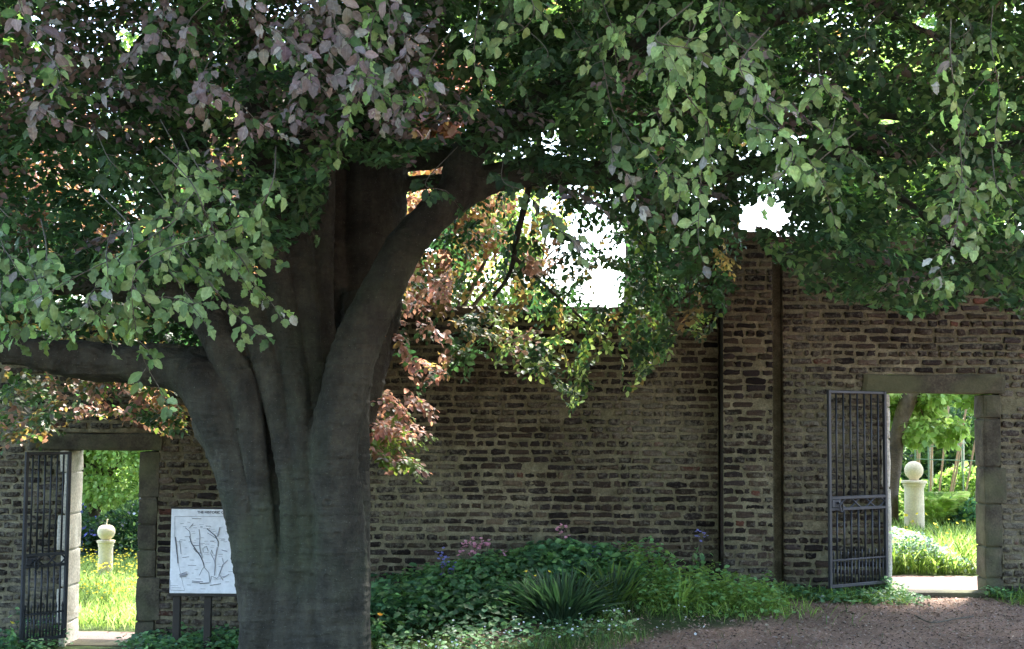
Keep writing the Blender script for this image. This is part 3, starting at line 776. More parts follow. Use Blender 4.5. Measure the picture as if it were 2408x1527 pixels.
# crown: body of drooping sprays, shade put into its dark leaf tints
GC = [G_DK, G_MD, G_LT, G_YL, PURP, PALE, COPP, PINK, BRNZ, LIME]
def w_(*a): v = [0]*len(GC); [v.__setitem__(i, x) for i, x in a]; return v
def no_stem(uv, cen):
    # leave the view to the bare stems open on the near side of the trunk
    x, y = uv[:, 0], uv[:, 1]
    m = (cen[:, 1] < 12.6) & (((x > 775) & (x < 975) & (y > 395)) | ((y > 560+(x-1000)*-.3) & (x > 560) & (x < 900)))
    lim = ((x > 985) & (x < 1190) & (y > 375) & (cen[:, 1] < 11.6))
    return ~(m | lim)
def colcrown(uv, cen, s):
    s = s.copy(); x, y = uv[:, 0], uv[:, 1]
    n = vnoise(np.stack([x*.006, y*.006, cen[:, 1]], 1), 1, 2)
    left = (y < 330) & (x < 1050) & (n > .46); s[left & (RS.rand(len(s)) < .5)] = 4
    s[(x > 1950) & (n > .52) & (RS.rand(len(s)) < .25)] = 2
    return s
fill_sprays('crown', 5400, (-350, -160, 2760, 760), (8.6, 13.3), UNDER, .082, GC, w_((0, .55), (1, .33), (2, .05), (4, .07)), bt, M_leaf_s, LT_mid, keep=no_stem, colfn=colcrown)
for o in list(bt.children):
    if o.name == 'crown': unbase(o)
LEFTD = [(-400, 800), (0, 800), (90, 850), (200, 850), (330, 850), (420, 850), (520, 850), (600, 800), (640, 700)]  # dense dark leaf fill standing in for limbs in deep shade
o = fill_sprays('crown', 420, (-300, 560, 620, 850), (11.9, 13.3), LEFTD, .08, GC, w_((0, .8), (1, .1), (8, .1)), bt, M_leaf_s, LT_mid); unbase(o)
# far side of the crown hanging near the wall, catching sun through the gap
HANG = [(850, 770), (900, 800), (960, 850), (1000, 890), (1050, 860), (1100, 885), (1150, 800), (1200, 860), (1290, 880), (1340, 950), (1400, 900), (1450, 760), (1470, 930), (1510, 900), (1560, 800), (1600, 760), (1660, 780), (1720, 700), (1760, 660)]
def colhang(uv, cen, s):
    s = s.copy(); x, y = uv[:, 0], uv[:, 1]; r = RS.rand(len(s))
    n = vnoise(np.stack([x*.012, y*.012, cen[:, 1]*2], 1), 1, 2)
    lo = ((x < 1060) & (y > 590)) | ((x > 1190) & (x < 1280) & (y > 770)) | ((x > 1230) & (x < 1330) & (y < 650) & (y > 560))
    s[lo & (n > .40) & (r < .8)] = 6; s[lo & (n > .55) & (r < .5)] = 7
    yl = (x > 1150) & (y > 740) & (n > .4); s[yl & (r < .5)] = 3; s[yl & (r < .2)] = 9  # low leaves tinted yellow and lime as if backlit
    return s
o = fill_sprays('crown', 420, (860, 400, 1720, 930), (11.9, 13.3), HANG, .072, GC, w_((0, .5), (1, .3), (8, .2)), bt, M_leaf_s, LT_mid, scale=.75, droop=(-1.3, -.1), face=.5, colfn=colhang,
    keep=lambda uv, cen: ~((uv[:, 0] < 1000) & (uv[:, 1] < 560)) & ~((uv[:, 0] < 900+(760-uv[:, 1])*.3) & (uv[:, 1] < 800))); unbase(o)
o = fill_sprays('crown', 90, (1455, 420, 1590, 800), (12.4, 13.4), [(1400, 560), (1440, 640), (1465, 760), (1500, 900), (1560, 840), (1640, 700)], .07, GC, w_((0, .4), (1, .4), (3, .2)), bt, M_leaf_s, LT_mid, scale=.6, droop=(-1.6, -.4), face=.5, holes=False, keep=lambda uv, cen: uv[:, 0] > 1448); unbase(o)
o = fill_sprays('crown', 16, (1335, 430, 1470, 600), (11.6, 13.0), [(1300, 640), (1400, 660), (1440, 690), (1490, 760)], .08, GC, w_((0, .5), (1, .5)), bt, M_leaf_s, LT_mid, scale=.6, droop=(-1.4, -.4), face=.5, holes=False, keep=lambda uv, cen: RS.rand(len(uv)) < .75); unbase(o)
def colcop(uv, cen, s):
    s = s.copy(); r = RS.rand(len(s)); y = uv[:, 1]; s[r < .5] = 6; s[r < .25] = 7; s[(r > .85) | ((y > 1030) & (r > .3))] = 3; s[r > .95] = 5; return s
o = fill_sprays('crown', 60, (850, 900, 960, 1090), (12.0, 12.9), [(840, 1050), (900, 1080), (960, 1120), (1030, 1150), (1060, 1100)], .07, GC, w_((6, 1.)), bt, M_leaf_s, LT_mid, scale=.7, droop=(-.7, -.1), face=.4, colfn=colcop, holes=False,
    keep=lambda uv, cen: (uv[:, 0] < 1050) & (uv[:, 1] > 880+(uv[:, 0]-870)*.35)); unbase(o)
def colleft(uv, cen, s):
    s = s.copy(); r = RS.rand(len(s)); x = uv[:, 0]; n = vnoise(np.stack([x*.01, uv[:, 1]*.01, cen[:, 1]*2], 1), 1, 2)
    s[:] = 1; s[(n > .42) & (r < .7)] = 8; s[(n > .5) & (r < .5)] = 6; s[r > .85] = 3; s[(x > 200) & (x < 330) & (r < .35)] = 7; s[r > .96] = 5; return s
o = fill_sprays('crown', 150, (-120, 850, 420, 1010), (12.0, 13.3), [(-100, 1080), (0, 1060), (90, 1060), (150, 1010), (230, 960), (330, 990), (400, 1010)], .072, GC, w_((6, 1.)), bt, M_leaf_s, LT_mid, scale=.75, droop=(-.7, 0), face=.3, colfn=colleft, holes=False); unbase(o)
# unseen crown dome above view, added and widened for shade, in bigger leaf clumps
N = 54000
u = RS.rand(N)**.5; th = RS.rand(N)*2*math.pi
cx, cy, R = .6, 11.6, 10.5
pos = np.stack([cx+R*u*np.cos(th), cy+R*.82*u*np.sin(th), np.zeros(N)], 1)
top = 5.6+9*np.sqrt(np.clip(1-u*u*.97, 0, 1)); low = 5.3+.8*u
pos[:, 2] = low+(top-low)*RS.rand(N)**.8
uv = project(pos); hid = (uv[:, 1] < -60) | (pos[:, 1] < 1)
# gap in the crown through which the sun reaches the copper sprays near the wall
def ray_gap(pos, tgt, rad):
    v = pos-np.array(tgt); t = v@np.array(SUNV); q = v-t[:, None]*np.array(SUNV); return (np.linalg.norm(q, axis=1) < rad) & (t > 0)
gap = np.zeros(N, bool)
for tg, rr in ((P(960, 990, 12.4), .55), (P(960, 760, 12.6), .6), (P(1300, 700, 12.8), .7), (P(1450, 760, 12.8), .5), (P(100, 950, 12.6), 1.2)): gap |= ray_gap(pos, tg, rr)
ok = hid & ~gap & (vnoise(pos, .45, 2) > .30); pos = pos[ok]
n = len(pos); d = RS.randn(n, 3); d[:, 2] = d[:, 2]*.4-.2; nn = np.stack([RS.randn(n)*.5, RS.randn(n)*.5, np.ones(n)], 1)
T, B = pal(n, GC, w_((0, .5), (1, .4), (2, .1)))
V, Tt, at = leaves(pos, d, nn, RS.uniform(.24, .40, n), T, B, LT_lo)
unbase(mk('crown', V, Tt, M_leaf_s, attrs=at))

# leafy branches hanging nearest the viewer
def leafy_branch(pts, Y, ls, cols, wts, seed, side=1.0, dens=1.0, lab=None, rt=.004):
    r = np.random.RandomState(seed)
    w3 = np.array([P(pts[0][0]+r.uniform(-100, 100), pts[0][1]-85, Y+.8)]+[P(a, b, Y+.12*math.sin(i*1.3+seed)) for i, (a, b) in enumerate(pts)])
    w3 = smooth_path(w3, 6); L = np.concatenate([[0], np.cumsum(np.linalg.norm(np.diff(w3, axis=0), axis=1))]); tot = L[-1]
    mb = MB(); m = len(w3); mb.tube(w3, np.linspace(rt, .0012, m), 6)
    p_, d_, n_, s_ = [], [], [], []
    def at_(path, LL, s):
        q = np.array([np.interp(s, LL, path[:, k]) for k in range(3)]); q2 = np.array([np.interp(s+.01, LL, path[:, k]) for k in range(3)])
        q1 = np.array([np.interp(s-.01, LL, path[:, k]) for k in range(3)]); t = q2-q1; return q, t/(np.linalg.norm(t)+1e-9)
    view = np.array([0, -1, .25])
    def leafset(path, st, sp_, nrm):
        LL = np.concatenate([[0], np.cumsum(np.linalg.norm(np.diff(path, axis=0), axis=1))]); s = st; k = 0
        while s < LL[-1]:
            q, t = at_(path, LL, s); sd = np.cross(nrm, t); sd /= np.linalg.norm(sd)+1e-9
            dv = t*r.uniform(.5, 1.1)+sd*(1 if k % 2 else -1)*r.uniform(.6, 1.0)+np.array([0, 0, -.45])+r.randn(3)*.15
            dv /= np.linalg.norm(dv)
            p_.append(q+dv*.012); d_.append(dv); n_.append(nrm+r.randn(3)*.38); s_.append(ls*r.uniform(.6, 1.22)*(1-.3*(s/LL[-1])**3))
            s += sp_*r.uniform(.7, 1.3); k += 1
        q, t = at_(path, LL, LL[-1]-.001); p_.append(q); d_.append(t+r.randn(3)*.1); n_.append(nrm+r.randn(3)*.3); s_.append(ls*.85)
    def plane():
        v = view+np.array([r.randn()*.45, r.randn()*.2, .35+r.randn()*.45]); return v/np.linalg.norm(v)
    s00 = max(0, L[6]-.10); leafset(w3, s00, .05/dens, plane())
    # side twigs
    s = s00; k = r.randint(2)
    while s < tot*.92:
        q, t = at_(w3, L, s); nrm = plane(); sd = np.cross(nrm, t); sd /= np.linalg.norm(sd)
        ln = side*r.uniform(.10, .24)*(1-.4*s/tot); dv = t*.7+sd*(1 if k % 2 else -1)*.8+r.randn(3)*.15; dv /= np.linalg.norm(dv)
        tt = np.linspace(0, 1, 6)[:, None]; path = q+dv*ln*tt+np.array([0, 0, -1])*ln*.35*tt**2+r.randn(3)*.02*tt
        mb.tube(path, np.linspace(.0022, .001, 6), 5); leafset(path, .025, .037/dens, nrm)
        s += r.uniform(.09, .16)/dens; k += 1
    V1 = np.concatenate(mb.V); f1 = []
    for f in mb.F:
        for j in range(1, len(f)-1): f1.append((f[0], f[j], f[j+1]))
    f1 = np.array(f1); n = len(p_)
    T, B = pal(n, cols, wts, .27)
    V, Tt, at = leaves(np.array(p_), np.array(d_), np.array(n_), np.array(s_), T, B, LT_hi)
    n1 = len(V1); z = np.zeros((n1, 3))
    o = mk('leafy_branch', np.concatenate([V1, V]), np.concatenate([f1, Tt+n1]), [M_twig, M_leaf], mi=np.r_[np.zeros(len(f1)), np.ones(len(Tt))],
           attrs={k_: np.concatenate([z, v]) for k_, v in at.items()})
    if lab: o['label'] = lab
    return unbase(o)
F_G = ((.115, .18, .065), (.14, .30, .07)); F_L = ((.225, .315, .13), (.24, .40, .09)); GRN = ([F_G, F_L, G_YL], [.5, .45, .05]); LGT = ([F_L, F_G, PALE], [.7, .18, .12]); PUR = ([PURP, PALE, G_MD], [.55, .25, .2]); DRK = ([G_DK, G_MD], [.5, .5])  # front leaves given paler tints than the crown's, as if lit face-on
FG = [
 ([(640, 430), (585, 520), (470, 560), (360, 600), (312, 660), (318, 760), (340, 850), (385, 930), (396, 965)], 7.0, .080, GRN, 1.0),
 ([(430, 500), (300, 590), (200, 640), (110, 690), (60, 720)], 7.0, .078, GRN, 1.1),
 ([(250, 600), (262, 690), (200, 760), (120, 800)], 7.1, .078, GRN, 1.0),
 ([(110, 600), (90, 700), (60, 770), (0, 810)], 7.1, .08, GRN, 1.0),
 ([(0, 560), (10, 620), (30, 700)], 7.4, .08, DRK, .8),
 ([(450, 430), (500, 540), (560, 600), (620, 600), (662, 622)], 7.2, .074, GRN, .8),
 ([(560, 600), (600, 670), (640, 715), (665, 755)], 7.2, .074, LGT, .6),
 ([(490, 660), (540, 725), (585, 765), (630, 795)], 7.1, .074, GRN, .5),
 ([(330, 690), (400, 700), (450, 720), (490, 770)], 7.0, .074, GRN, .8),
 ([(400, 560), (450, 620), (480, 660), (500, 690)], 7.2, .074, GRN, .9),
 ([(310, 540), (300, 620), (330, 690), (300, 780)], 7.1, .074, GRN, .9),
 ([(0, 700), (20, 750), (50, 810)], 7.1, .078, GRN, .8), ([(90, 670), (130, 740), (165, 800)], 7.1, .078, GRN, .8), ([(210, 700), (245, 760), (265, 820)], 7.0, .078, LGT, .7), ([(400, 640), (440, 690), (480, 745)], 7.0, .076, GRN, .8), ([(20, 600), (60, 660), (110, 700)], 7.1, .078, LGT, .9), ([(520, 600), (560, 640), (590, 690)], 7.1, .076, GRN, .8),
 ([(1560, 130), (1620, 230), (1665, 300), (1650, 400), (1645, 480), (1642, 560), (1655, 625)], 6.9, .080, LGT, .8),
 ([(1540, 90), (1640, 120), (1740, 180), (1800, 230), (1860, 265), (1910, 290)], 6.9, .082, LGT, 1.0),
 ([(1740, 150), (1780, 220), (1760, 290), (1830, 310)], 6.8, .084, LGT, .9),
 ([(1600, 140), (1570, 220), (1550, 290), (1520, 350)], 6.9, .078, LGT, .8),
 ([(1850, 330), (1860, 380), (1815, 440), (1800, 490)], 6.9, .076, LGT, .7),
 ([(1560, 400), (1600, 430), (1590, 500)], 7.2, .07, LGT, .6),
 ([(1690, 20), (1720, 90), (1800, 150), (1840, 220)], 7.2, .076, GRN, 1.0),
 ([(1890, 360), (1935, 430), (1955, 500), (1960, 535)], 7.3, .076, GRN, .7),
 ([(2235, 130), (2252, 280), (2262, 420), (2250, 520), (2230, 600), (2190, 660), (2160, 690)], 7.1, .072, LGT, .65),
 ([(2262, 420), (2275, 490), (2300, 545), (2290, 590)], 7.1, .072, GRN, .6),
 ([(2330, 100), (2350, 220), (2340, 330), (2380, 420)], 7.6, .072, GRN, .7),
 ([(880, 40), (870, 140), (845, 230), (800, 310), (795, 375)], 7.6, .078, GRN, .9),
 ([(1120, 60), (1115, 150), (1135, 210), (1110, 260)], 7.6, .074, GRN, .9),
 ([(1250, 0), (1240, 60), (1160, 100), (1090, 120)], 7.6, .074, GRN, .9),
 ([(1520, 20), (1460, 80), (1390, 110), (1340, 120)], 7.5, .074, GRN, .9),
 ([(1010, 150), (1000, 230), (1060, 250), (1110, 240)], 7.8, .074, GRN, .8),
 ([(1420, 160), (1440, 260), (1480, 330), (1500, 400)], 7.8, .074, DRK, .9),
 ([(40, -60), (60, 40), (130, 90), (200, 130)], 7.2, .086, PUR, .9),
 ([(-60, 120), (0, 160), (50, 170), (90, 180)], 6.8, .092, PUR, .6),
 ([(130, 150), (150, 200), (185, 220), (215, 225)], 7.2, .08, GRN, .5),
 ([(90, 250), (150, 285), (200, 300), (235, 310)], 7.4, .078, PUR, .6),
 ([(560, -50), (600, 40), (660, 80), (720, 130)], 7.2, .084, PUR, 1.0),
 ([(760, -60), (790, 60), (830, 110), (880, 150)], 7.2, .084, PUR, 1.0),
 ([(900, -30), (950, 80), (960, 170), (1000, 230)], 7.2, .082, PUR, 1.0),
 ([(640, 100), (700, 120), (760, 170), (800, 230)], 7.4, .08, PUR, .9),
 ([(440, 60), (460, 150), (480, 240), (500, 320)], 7.5, .08, PUR, .8),
 ([(480, 180), (560, 240), (620, 300), (680, 325)], 7.3, .08, PUR, .8),
 ([(820, 170), (880, 200), (940, 240), (985, 215)], 7.2, .08, ([PALE, G_LT, PURP], [.3, .4, .3]), .8),
 ([(470, 400), (520, 450), (560, 500), (575, 560)], 7.3, .076, LGT, .7),
 ([(1440, 360), (1480, 420), (1500, 480), (1530, 550)], 7.6, .074, ([PALE, G_LT], [.5, .5]), .6),
 ([(1300, 520), (1350, 570), (1370, 610)], 8.0, .076, LGT, .5),
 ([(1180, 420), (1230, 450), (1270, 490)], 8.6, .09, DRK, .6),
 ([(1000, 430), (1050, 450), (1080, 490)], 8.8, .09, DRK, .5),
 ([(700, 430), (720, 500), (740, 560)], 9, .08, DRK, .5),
]
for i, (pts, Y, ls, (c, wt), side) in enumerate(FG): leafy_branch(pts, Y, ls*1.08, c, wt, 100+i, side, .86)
# more small outer sprays, over the whole front of the crown
for i in range(46):
    x = RS.uniform(-60, 2460); lim = float(interp(UNDER, x))
    y = RS.uniform(-80, lim-120)
    if 690 < x < 1150 and y > 250: continue
    if in_holes(np.array([[x, y], [x+20, y+60]]), 1.6).any(): continue
    Y = RS.uniform(7.6, 9.0); dx = RS.uniform(-60, 60)
    cc = PUR if (x < 1000 and y < 260 and RS.rand() < .55) else (DRK if RS.rand() < .6 else GRN)
    leafy_branch([(x, y), (x+dx, y+50), (x+dx*1.6, y+110)], Y, .084, cc[0], cc[1], 300+i, .9, .85)

# ================================================================== TREES BEYOND THE WALL
def clump_points(n, c, rad, k, r, flat=.7):
    """points in k lumpy clusters filling an ellipsoid, leaving gaps"""
    c = np.array(c); rad = np.array(rad)
    cc = norm(r.randn(k, 3))*(r.rand(k, 1)**.4)*.8*rad+c; cr = rad.min()*r.uniform(.22, .48, k)
    w0 = cr**2; ch = r.choice(k, size=n, p=w0/w0.sum())
    q = norm(r.randn(n, 3))*(r.rand(n, 1)**.45)*cr[ch][:, None]; q[:, 2] *= flat
    return cc[ch]+q, q
def far_tree(name, label, base, h, crown_c, crown_r, n, ls, cols, wts, seed, lean=(0, 0), tr=.16, k=34, smin=.3, group='trees beyond the garden wall', tm=None):
    r = np.random.RandomState(seed); b = np.array(base, float)
    t = empty(name, b, label=label, cat='tree' if 'shrub' not in name else 'shrub', group=group)
    cc = np.array(crown_c, float)-b
    mb = MB(); top = cc+np.array([0, 0, crown_r[2]*.6])
    ts = np.linspace(0, 1, 8)[:, None]; path = ts*top+np.array([lean[0], lean[1], 0])*np.sin(ts*math.pi)+r.randn(8, 3)*.03*h/6*(ts > 0)
    mb.tube(path, tr*(1-.8*ts[:, 0])+.01, 10)
    for i in range(9):
        s = r.uniform(smin, .85); o = path[int(s*7)]; a = r.uniform(0, 6.28)
        e = cc+np.array([math.cos(a)*crown_r[0]*.7, math.sin(a)*crown_r[1]*.7, r.uniform(-.3, .7)*crown_r[2]])
        tt = np.linspace(0, 1, 5)[:, None]; mb.tube(o+(e-o)*tt+np.array([0, 0, .1*h])*tt*(1-tt), tr*.45*(1-.85*tt[:, 0]), 6)
    mb.build('trunk', M_bark_far, t, smooth=True)
    pos, q = clump_points(n, cc, crown_r, k, r)
    d = q*1.2+r.randn(n, 3)*.35; d[:, 2] -= .25; nn = q*.6/np.array(crown_r).min()+r.randn(n, 3)*.45+np.array([0, 0, .7])
    T, B = pal(n, cols, wts, .2)
    V, Tt, at = leaves(pos, d, nn, ls*r.uniform(.7, 1.2, n), T, B, tm or LT_lo)
    mk('crown', V, Tt, M_leaf_s, t, attrs=at); return t
SG = ((.20, .33, .09), (.50, .70, .15)); SG2 = ((.09, .17, .045), (.2, .36, .06)); SDK = ((.05, .10, .04), (.12, .22, .04))
CP1 = ((.18, .10, .08), (.55, .27, .17)); CP2 = ((.19, .11, .05), (.65, .36, .12))
# left garden
far_tree('apple_tree', 'bright lime green tree seen through the left gateway', (P(250, 1200, 24)[0]-.3, 24, -.55), 6, (P(250, 1130, 24)[0], 24, 1.9), (2.4, 1.3, 2.1), 34000, .09, [SG, SG2, LIME], [.35, .05, .6], 401, k=130)
far_tree('copper_beech', 'young copper beech with orange lit leaves beyond the low wall', (-4.3, 19.5, -.5), 7, (-5.0, 19.5, 4.4), (2.3, 1.2, 2.0), 9000, .10, [CP1, CP2, SG2], [.45, .4, .15], 402)
far_tree('copper_beech', 'pink and orange copper beech just behind the low wall right of the trunk', (-.9, 17.2, -.2), 6, (-.9, 17.2, 3.9), (1.35, .9, 1.45), 7000, .085, [CP1, CP2, PINK, LIME], [.3, .3, .2, .2], 403, tr=.1)
far_tree('green_tree', 'pale green tree above the low wall left of the white sky gap', (.4, 20.5, -.1), 7, (-.1, 20.5, 4.6), (1.1, .9, 2.3), 5200, .10, [SG, LIME, CP2], [.5, .3, .2], 404, tr=.12, k=26)
far_tree('green_tree', 'broad green tree high behind the great trunk', (-3.1, 25, -.4), 9, (-3.2, 25, 6.8), (3.2, 1.6, 3.0), 9000, .15, [SG, SG2, CP1], [.45, .35, .2], 405)
far_tree('green_tree', 'lime leaved tree rising over the tall wall near the pier', (6.0, 23, 0), 8, (7.5, 23, 6.3), (2.2, 1.4, 2.9), 10000, .13, [SG, LIME, SG2], [.4, .3, .3], 406)
far_tree('green_tree', 'yellow green tree over the tall wall at far right', (10.2, 21, 0), 8, (10.2, 21, 5.8), (2.3, 1.4, 2.9), 9000, .13, [SG, LIME, G_YL], [.4, .3, .3], 407)
far_tree('green_tree', 'tall green tree high above the wall top at upper middle', (3.6, 30, 0), 12, (3.4, 30, 10.2), (5.2, 2.0, 2.7), 11000, .2, [SG, SG2, CP2], [.45, .35, .2], 408, smin=.7)
far_tree('copper_beech', 'rusty copper beech high at the far left beyond the wall', (-10.2, 27, -.5), 9, (-10.2, 27, 6.3), (2.9, 1.5, 2.7), 8000, .15, [CP1, CP2, PURP], [.45, .25, .3], 409)

for i, (x, y, lb_) in enumerate([(-7, -9, 'unseen broad tree at left behind the camera, added to block skylight'), (1, -11, 'unseen broad tree in the middle behind the camera, added to block skylight'), (8.5, -8, 'unseen broad tree at right behind the camera, added to block skylight')]):  # added behind the camera, out of view, to cut ambient skylight
    far_tree('sky_block_tree', lb_, (x, y, float(gz(x, y))), 11, (x, y, 6.0), (5.2, 3, 5.2), 5200, .5, [G_MD, G_DK, SG2], [.5, .3, .2], 430+i, group='unseen trees added to block skylight', tr=.3)
for nm, lb_, c_, r_3, cl, sd_ in [
 ('green_tree', 'tall green tree rising behind the pier to the top of the picture', (4.9, 30.5, 11.4), (2.8, 2, 3.9), [SG2, SG, SDK], 441),
 ('green_tree', 'tall green tree at the top right beyond the tall wall', (9.8, 31, 9.6), (3.2, 2, 5.6), [SG2, SG, SDK], 442),
 ('green_tree', 'high green tree crown at the top middle beyond the low wall', (.6, 32, 11.5), (3.4, 2, 3.3), [SG2, SDK, SG], 443),
 ('green_tree', 'green tree top showing just over the right limb of the great tree', (2.5, 30, 8.5), (1.7, 1.5, 1.7), [SG2, SG, CP1], 447),
 ('green_tree', 'green tree crown close over the tall wall between pier and right gateway', (7.5, 28.5, 7.6), (1.7, 1.5, 2.4), [SG2, SG, LIME], 448),
 ('copper_beech', 'tall copper beech showing orange between the forked limbs', (-1.7, 26, 7.6), (1.6, 1, 1.7), [CP1, CP2, PINK], 444),
 ('green_tree', 'tall dark green tree at the top left beyond the low wall', (-6.5, 32, 9.2), (4.2, 2, 5.0), [SG2, SDK, SG], 445),
 ('green_tree', 'tall green tree in the top left corner beyond the wall', (-12.3, 31, 9.8), (2.4, 2, 4.6), [SG2, SDK, SG], 446)]:
    far_tree(nm, lb_, (c_[0], c_[1], -.3), 11, c_, r_3, 11000 if r_3[0] > 2 else 5000, .2, cl, [.5, .3, .2], sd_, smin=.75, k=60)
# left garden shrubs
def mound(name, label, c, rad, n, ls, cols, wts, seed, group=None, cat='shrub', tm=None, stems=True):
    r = np.random.RandomState(seed); t = empty(name, (c[0], c[1], c[2]), label=label, cat=cat, group=group)
    q = norm(r.randn(n, 3)); q[:, 2] = np.abs(q[:, 2]); rr = (r.rand(n, 1)**.3)
    lump = 1+.5*(vnoise(q*2+seed, 1, 2)-.5)[:, None]
    pos = q*rr*lump*np.array(rad); d = q+r.randn(n, 3)*.5; nn = q*.5+r.randn(n, 3)*.4+np.array([0, 0, .8])
    T, B = pal(n, cols, wts, .2)
    V, Tt, at = leaves(pos, d, nn, ls*r.uniform(.7, 1.25, n), T, B, tm or LT_lo)
    mk('foliage', V, Tt, M_leaf_s, t, attrs=at)
    if stems:
        mb = MB()
        for i in range(9):
            a = r.uniform(0, 6.28); e = np.array([math.cos(a)*rad[0]*.6, math.sin(a)*rad[1]*.6, rad[2]*.7]); mb.tube([(0, 0, -.02), e*.4+np.array([0, 0, .05]), e], [.02, .014, .005], 5)
        mb.build('stem', M_twig, t)
    return t
EV = ((.03, .07, .035), (.06, .14, .04)); BLU = ((.16, .17, .5), (.2, .2, .5))
cx = P(215, 1290, 22.5)[0]; mound('flowering_shrub', 'dark green shrub with blue blossom behind the left pedestal', (cx-.6, 22.6, -.55), (1.0, .7, .9), 5000, .08, [EV, SDK, BLU], [.5, .4, .10], 21)
mound('flowering_shrub', 'dark green shrub with white specks right of the left pedestal', (cx+.9, 22.8, -.55), (1.0, .7, 1.0), 5000, .08, [EV, SDK, ((.6, .6, .65), (.4, .4, .4)), SG], [.4, .35, .04, .2], 22)
mound('hedge', 'long sunlit green hedge at the back of the left garden', (-8.5, 33, -.6), (6.5, 1.2, 4.6), 15000, .2, [SG, SG2, LIME], [.5, .2, .3], 24)
mound('hedge', 'long sunlit green hedge at the back of the right garden', (9.5, 33, -.2), (5.5, 1.2, 5.2), 13000, .2, [SG, SG2, LIME], [.5, .2, .3], 25)
# right garden
bx = P(2200, 1100, 25)[0]
mound('evergreen_shrub', 'dark leafy shrub at the back of the right garden', (bx+.6, 25.5, 0), (1.3, .8, 2.0), 6000, .12, [EV, SDK, SG2], [.3, .3, .4], 23)
far_tree('leaning_tree', 'brown leaning tree trunk with fresh leaves inside the right gateway', (P(2085, 1290, 21)[0], 21, 0), 4, (P(2190, 985, 21)[0], 21.3, P(2190, 985, 21)[2]+.4), (1.3, .7, .95), 3200, .13, [SG, LIME], [.5, .5], 411, tr=.02, k=22, group=None)
lt = [o for o in C.objects if o.name.startswith('leaning_tree')][0]; lb = np.array(lt.location)
for o in list(lt.children):
    if o.name.startswith('trunk'): bpy.data.objects.remove(o)
mb = MB()
w3 = smooth_path([P(2088, 1290, 21)-lb, P(2095, 1150, 21)-lb, P(2108, 1030, 21)-lb, P(2140, 930, 21)-lb, P(2200, 800, 21.2)-lb], 5)
mb.tube(w3, np.linspace(.14, .11, len(w3))*(1+.1*np.sin(np.arange(len(w3)))), 12)
for e in ((2230, 900), (2290, 960), (2180, 1000)):
    q = P(*e, 21.3)-lb; mb.tube([w3[-6], (w3[-6]+q)/2+[0, 0, .1], q], [.03, .02, .006], 6)
mb.build('trunk', M_bark_far, lt, smooth=True)
M_cane = plain('bamboo_cane', (.42, .27, .16), .6)
for i, (a, b, lab) in enumerate([((2155, 1160), (2162, 1035), 'thick bamboo cane just behind the stone ball'), ((2188, 1150), (2196, 960), 'upright bamboo cane right of the stone ball'), ((2214, 1110), (2232, 945), 'leaning bamboo cane at the middle of the right gateway'), ((2240, 1160), (2264, 1030), 'bamboo cane slanting over the fern bed'), ((2278, 1120), (2300, 1000), 'bamboo cane nearest the right jamb'), ((2258, 1035), (2276, 940), 'short high bamboo cane under the tree leaves')]):
    Yc = 22.3+.15*(i % 3); p0, p1 = P(*a, Yc), P(*b, Yc); p0g = p0+(p0-p1)*((p0[2]-0)/(p1[2]-p0[2]))
    g = empty('garden_cane', p0g, label=lab, cat='cane', group='bamboo canes in the right garden'); mb = MB()
    tt = np.linspace(0, 1, 9)[:, None]; mb.tube((p1-p0g)*tt, .016 if i else .03, 8)
    for s in tt[1:-1, 0]: q = (p1-p0g)*s; mb.tube([q-[0, 0, .008], q+[0, 0, .008]], .02 if i else .035, 8)
    mb.build('shaft', M_cane, g, smooth=True)
g = empty('trellis', P(2215, 1045, 22.2), label='thin green trellis of rails across the canes inside the right gateway', cat='trellis'); gb = np.array(g.location); mb = MB()
mb.tube([P(2150, 1048, 22.2)-gb, P(2265, 1053, 22.2)-gb], .011, 6); mb.tube([P(2155, 1080, 22.2)-gb, P(2300, 1084, 22.2)-gb], .008, 6); mb.build('rail', plain('green_rail', (.2, .32, .2)), g)
mb = MB()
for px in (2152, 2183, 2264): q = P(px, 1048, 22.22)-gb; mb.tube([q+[0, .012, .02], [q[0], .012, -gb[2]]], .010, 6)
mb.build('post', plain('green_post', (.2, .3, .2)), g)
g = empty('pale_log', P(2228, 1012, 23), label='pale horizontal log rail behind the bamboo canes', cat='log'); mb = MB(); p_ = smooth_path([(-.28, 0, .0), (-.1, 0, .02), (.1, 0, -.01), (.3, 0, .01)], 4); mb.tube(p_, .05, 9)
mb.tube([(-.26, .06, -.05), (-.26, .06, -g.location[2])], .03, 8); mb.tube([(.27, .06, -.05), (.27, .06, -g.location[2])], .03, 8); mb.build('rail', M_cream, g)
def fern(label, c, h, n, seed, cols):
    r = np.random.RandomState(seed); t = empty('fern', c, label=label, cat='fern'); p_, d_, n_, s_ = [], [], [], []
    mb = MB()
    for i in range(n):
        a = i*2.4; L = h*r.uniform(.8, 1.2); tt = np.linspace(0, 1, 16)
        path = np.stack([np.cos(a)*tt*L*.45, np.sin(a)*tt*L*.45, L*(tt-.35*tt**3)], 1); mb.tube(path, np.linspace(.004, .001, 16), 4)
        sd = np.array([-math.sin(a), math.cos(a), 0])
        for j in range(2, 16):
            for s in (-1, 1):
                p_.append(path[j]); d_.append(sd*s+norm(path[j]-path[j-1])*.35); n_.append(np.cross(sd, norm(path[j]-path[j-1]))*-1+r.randn(3)*.15); s_.append(L*.28*math.sin(math.pi*(j/17))**.8)
    mb.build('stalk', M_twig, t)
    T, B = pal(len(p_), cols, [1]*len(cols)); V, Tt, at = leaves(np.array(p_), np.array(d_), np.array(n_), np.array(s_), T, B, [leaf_tmpl(4, .24, .2, .2, .1, 3)])
    mk('frond', V, Tt, M_leaf_s, t, attrs=at); return t
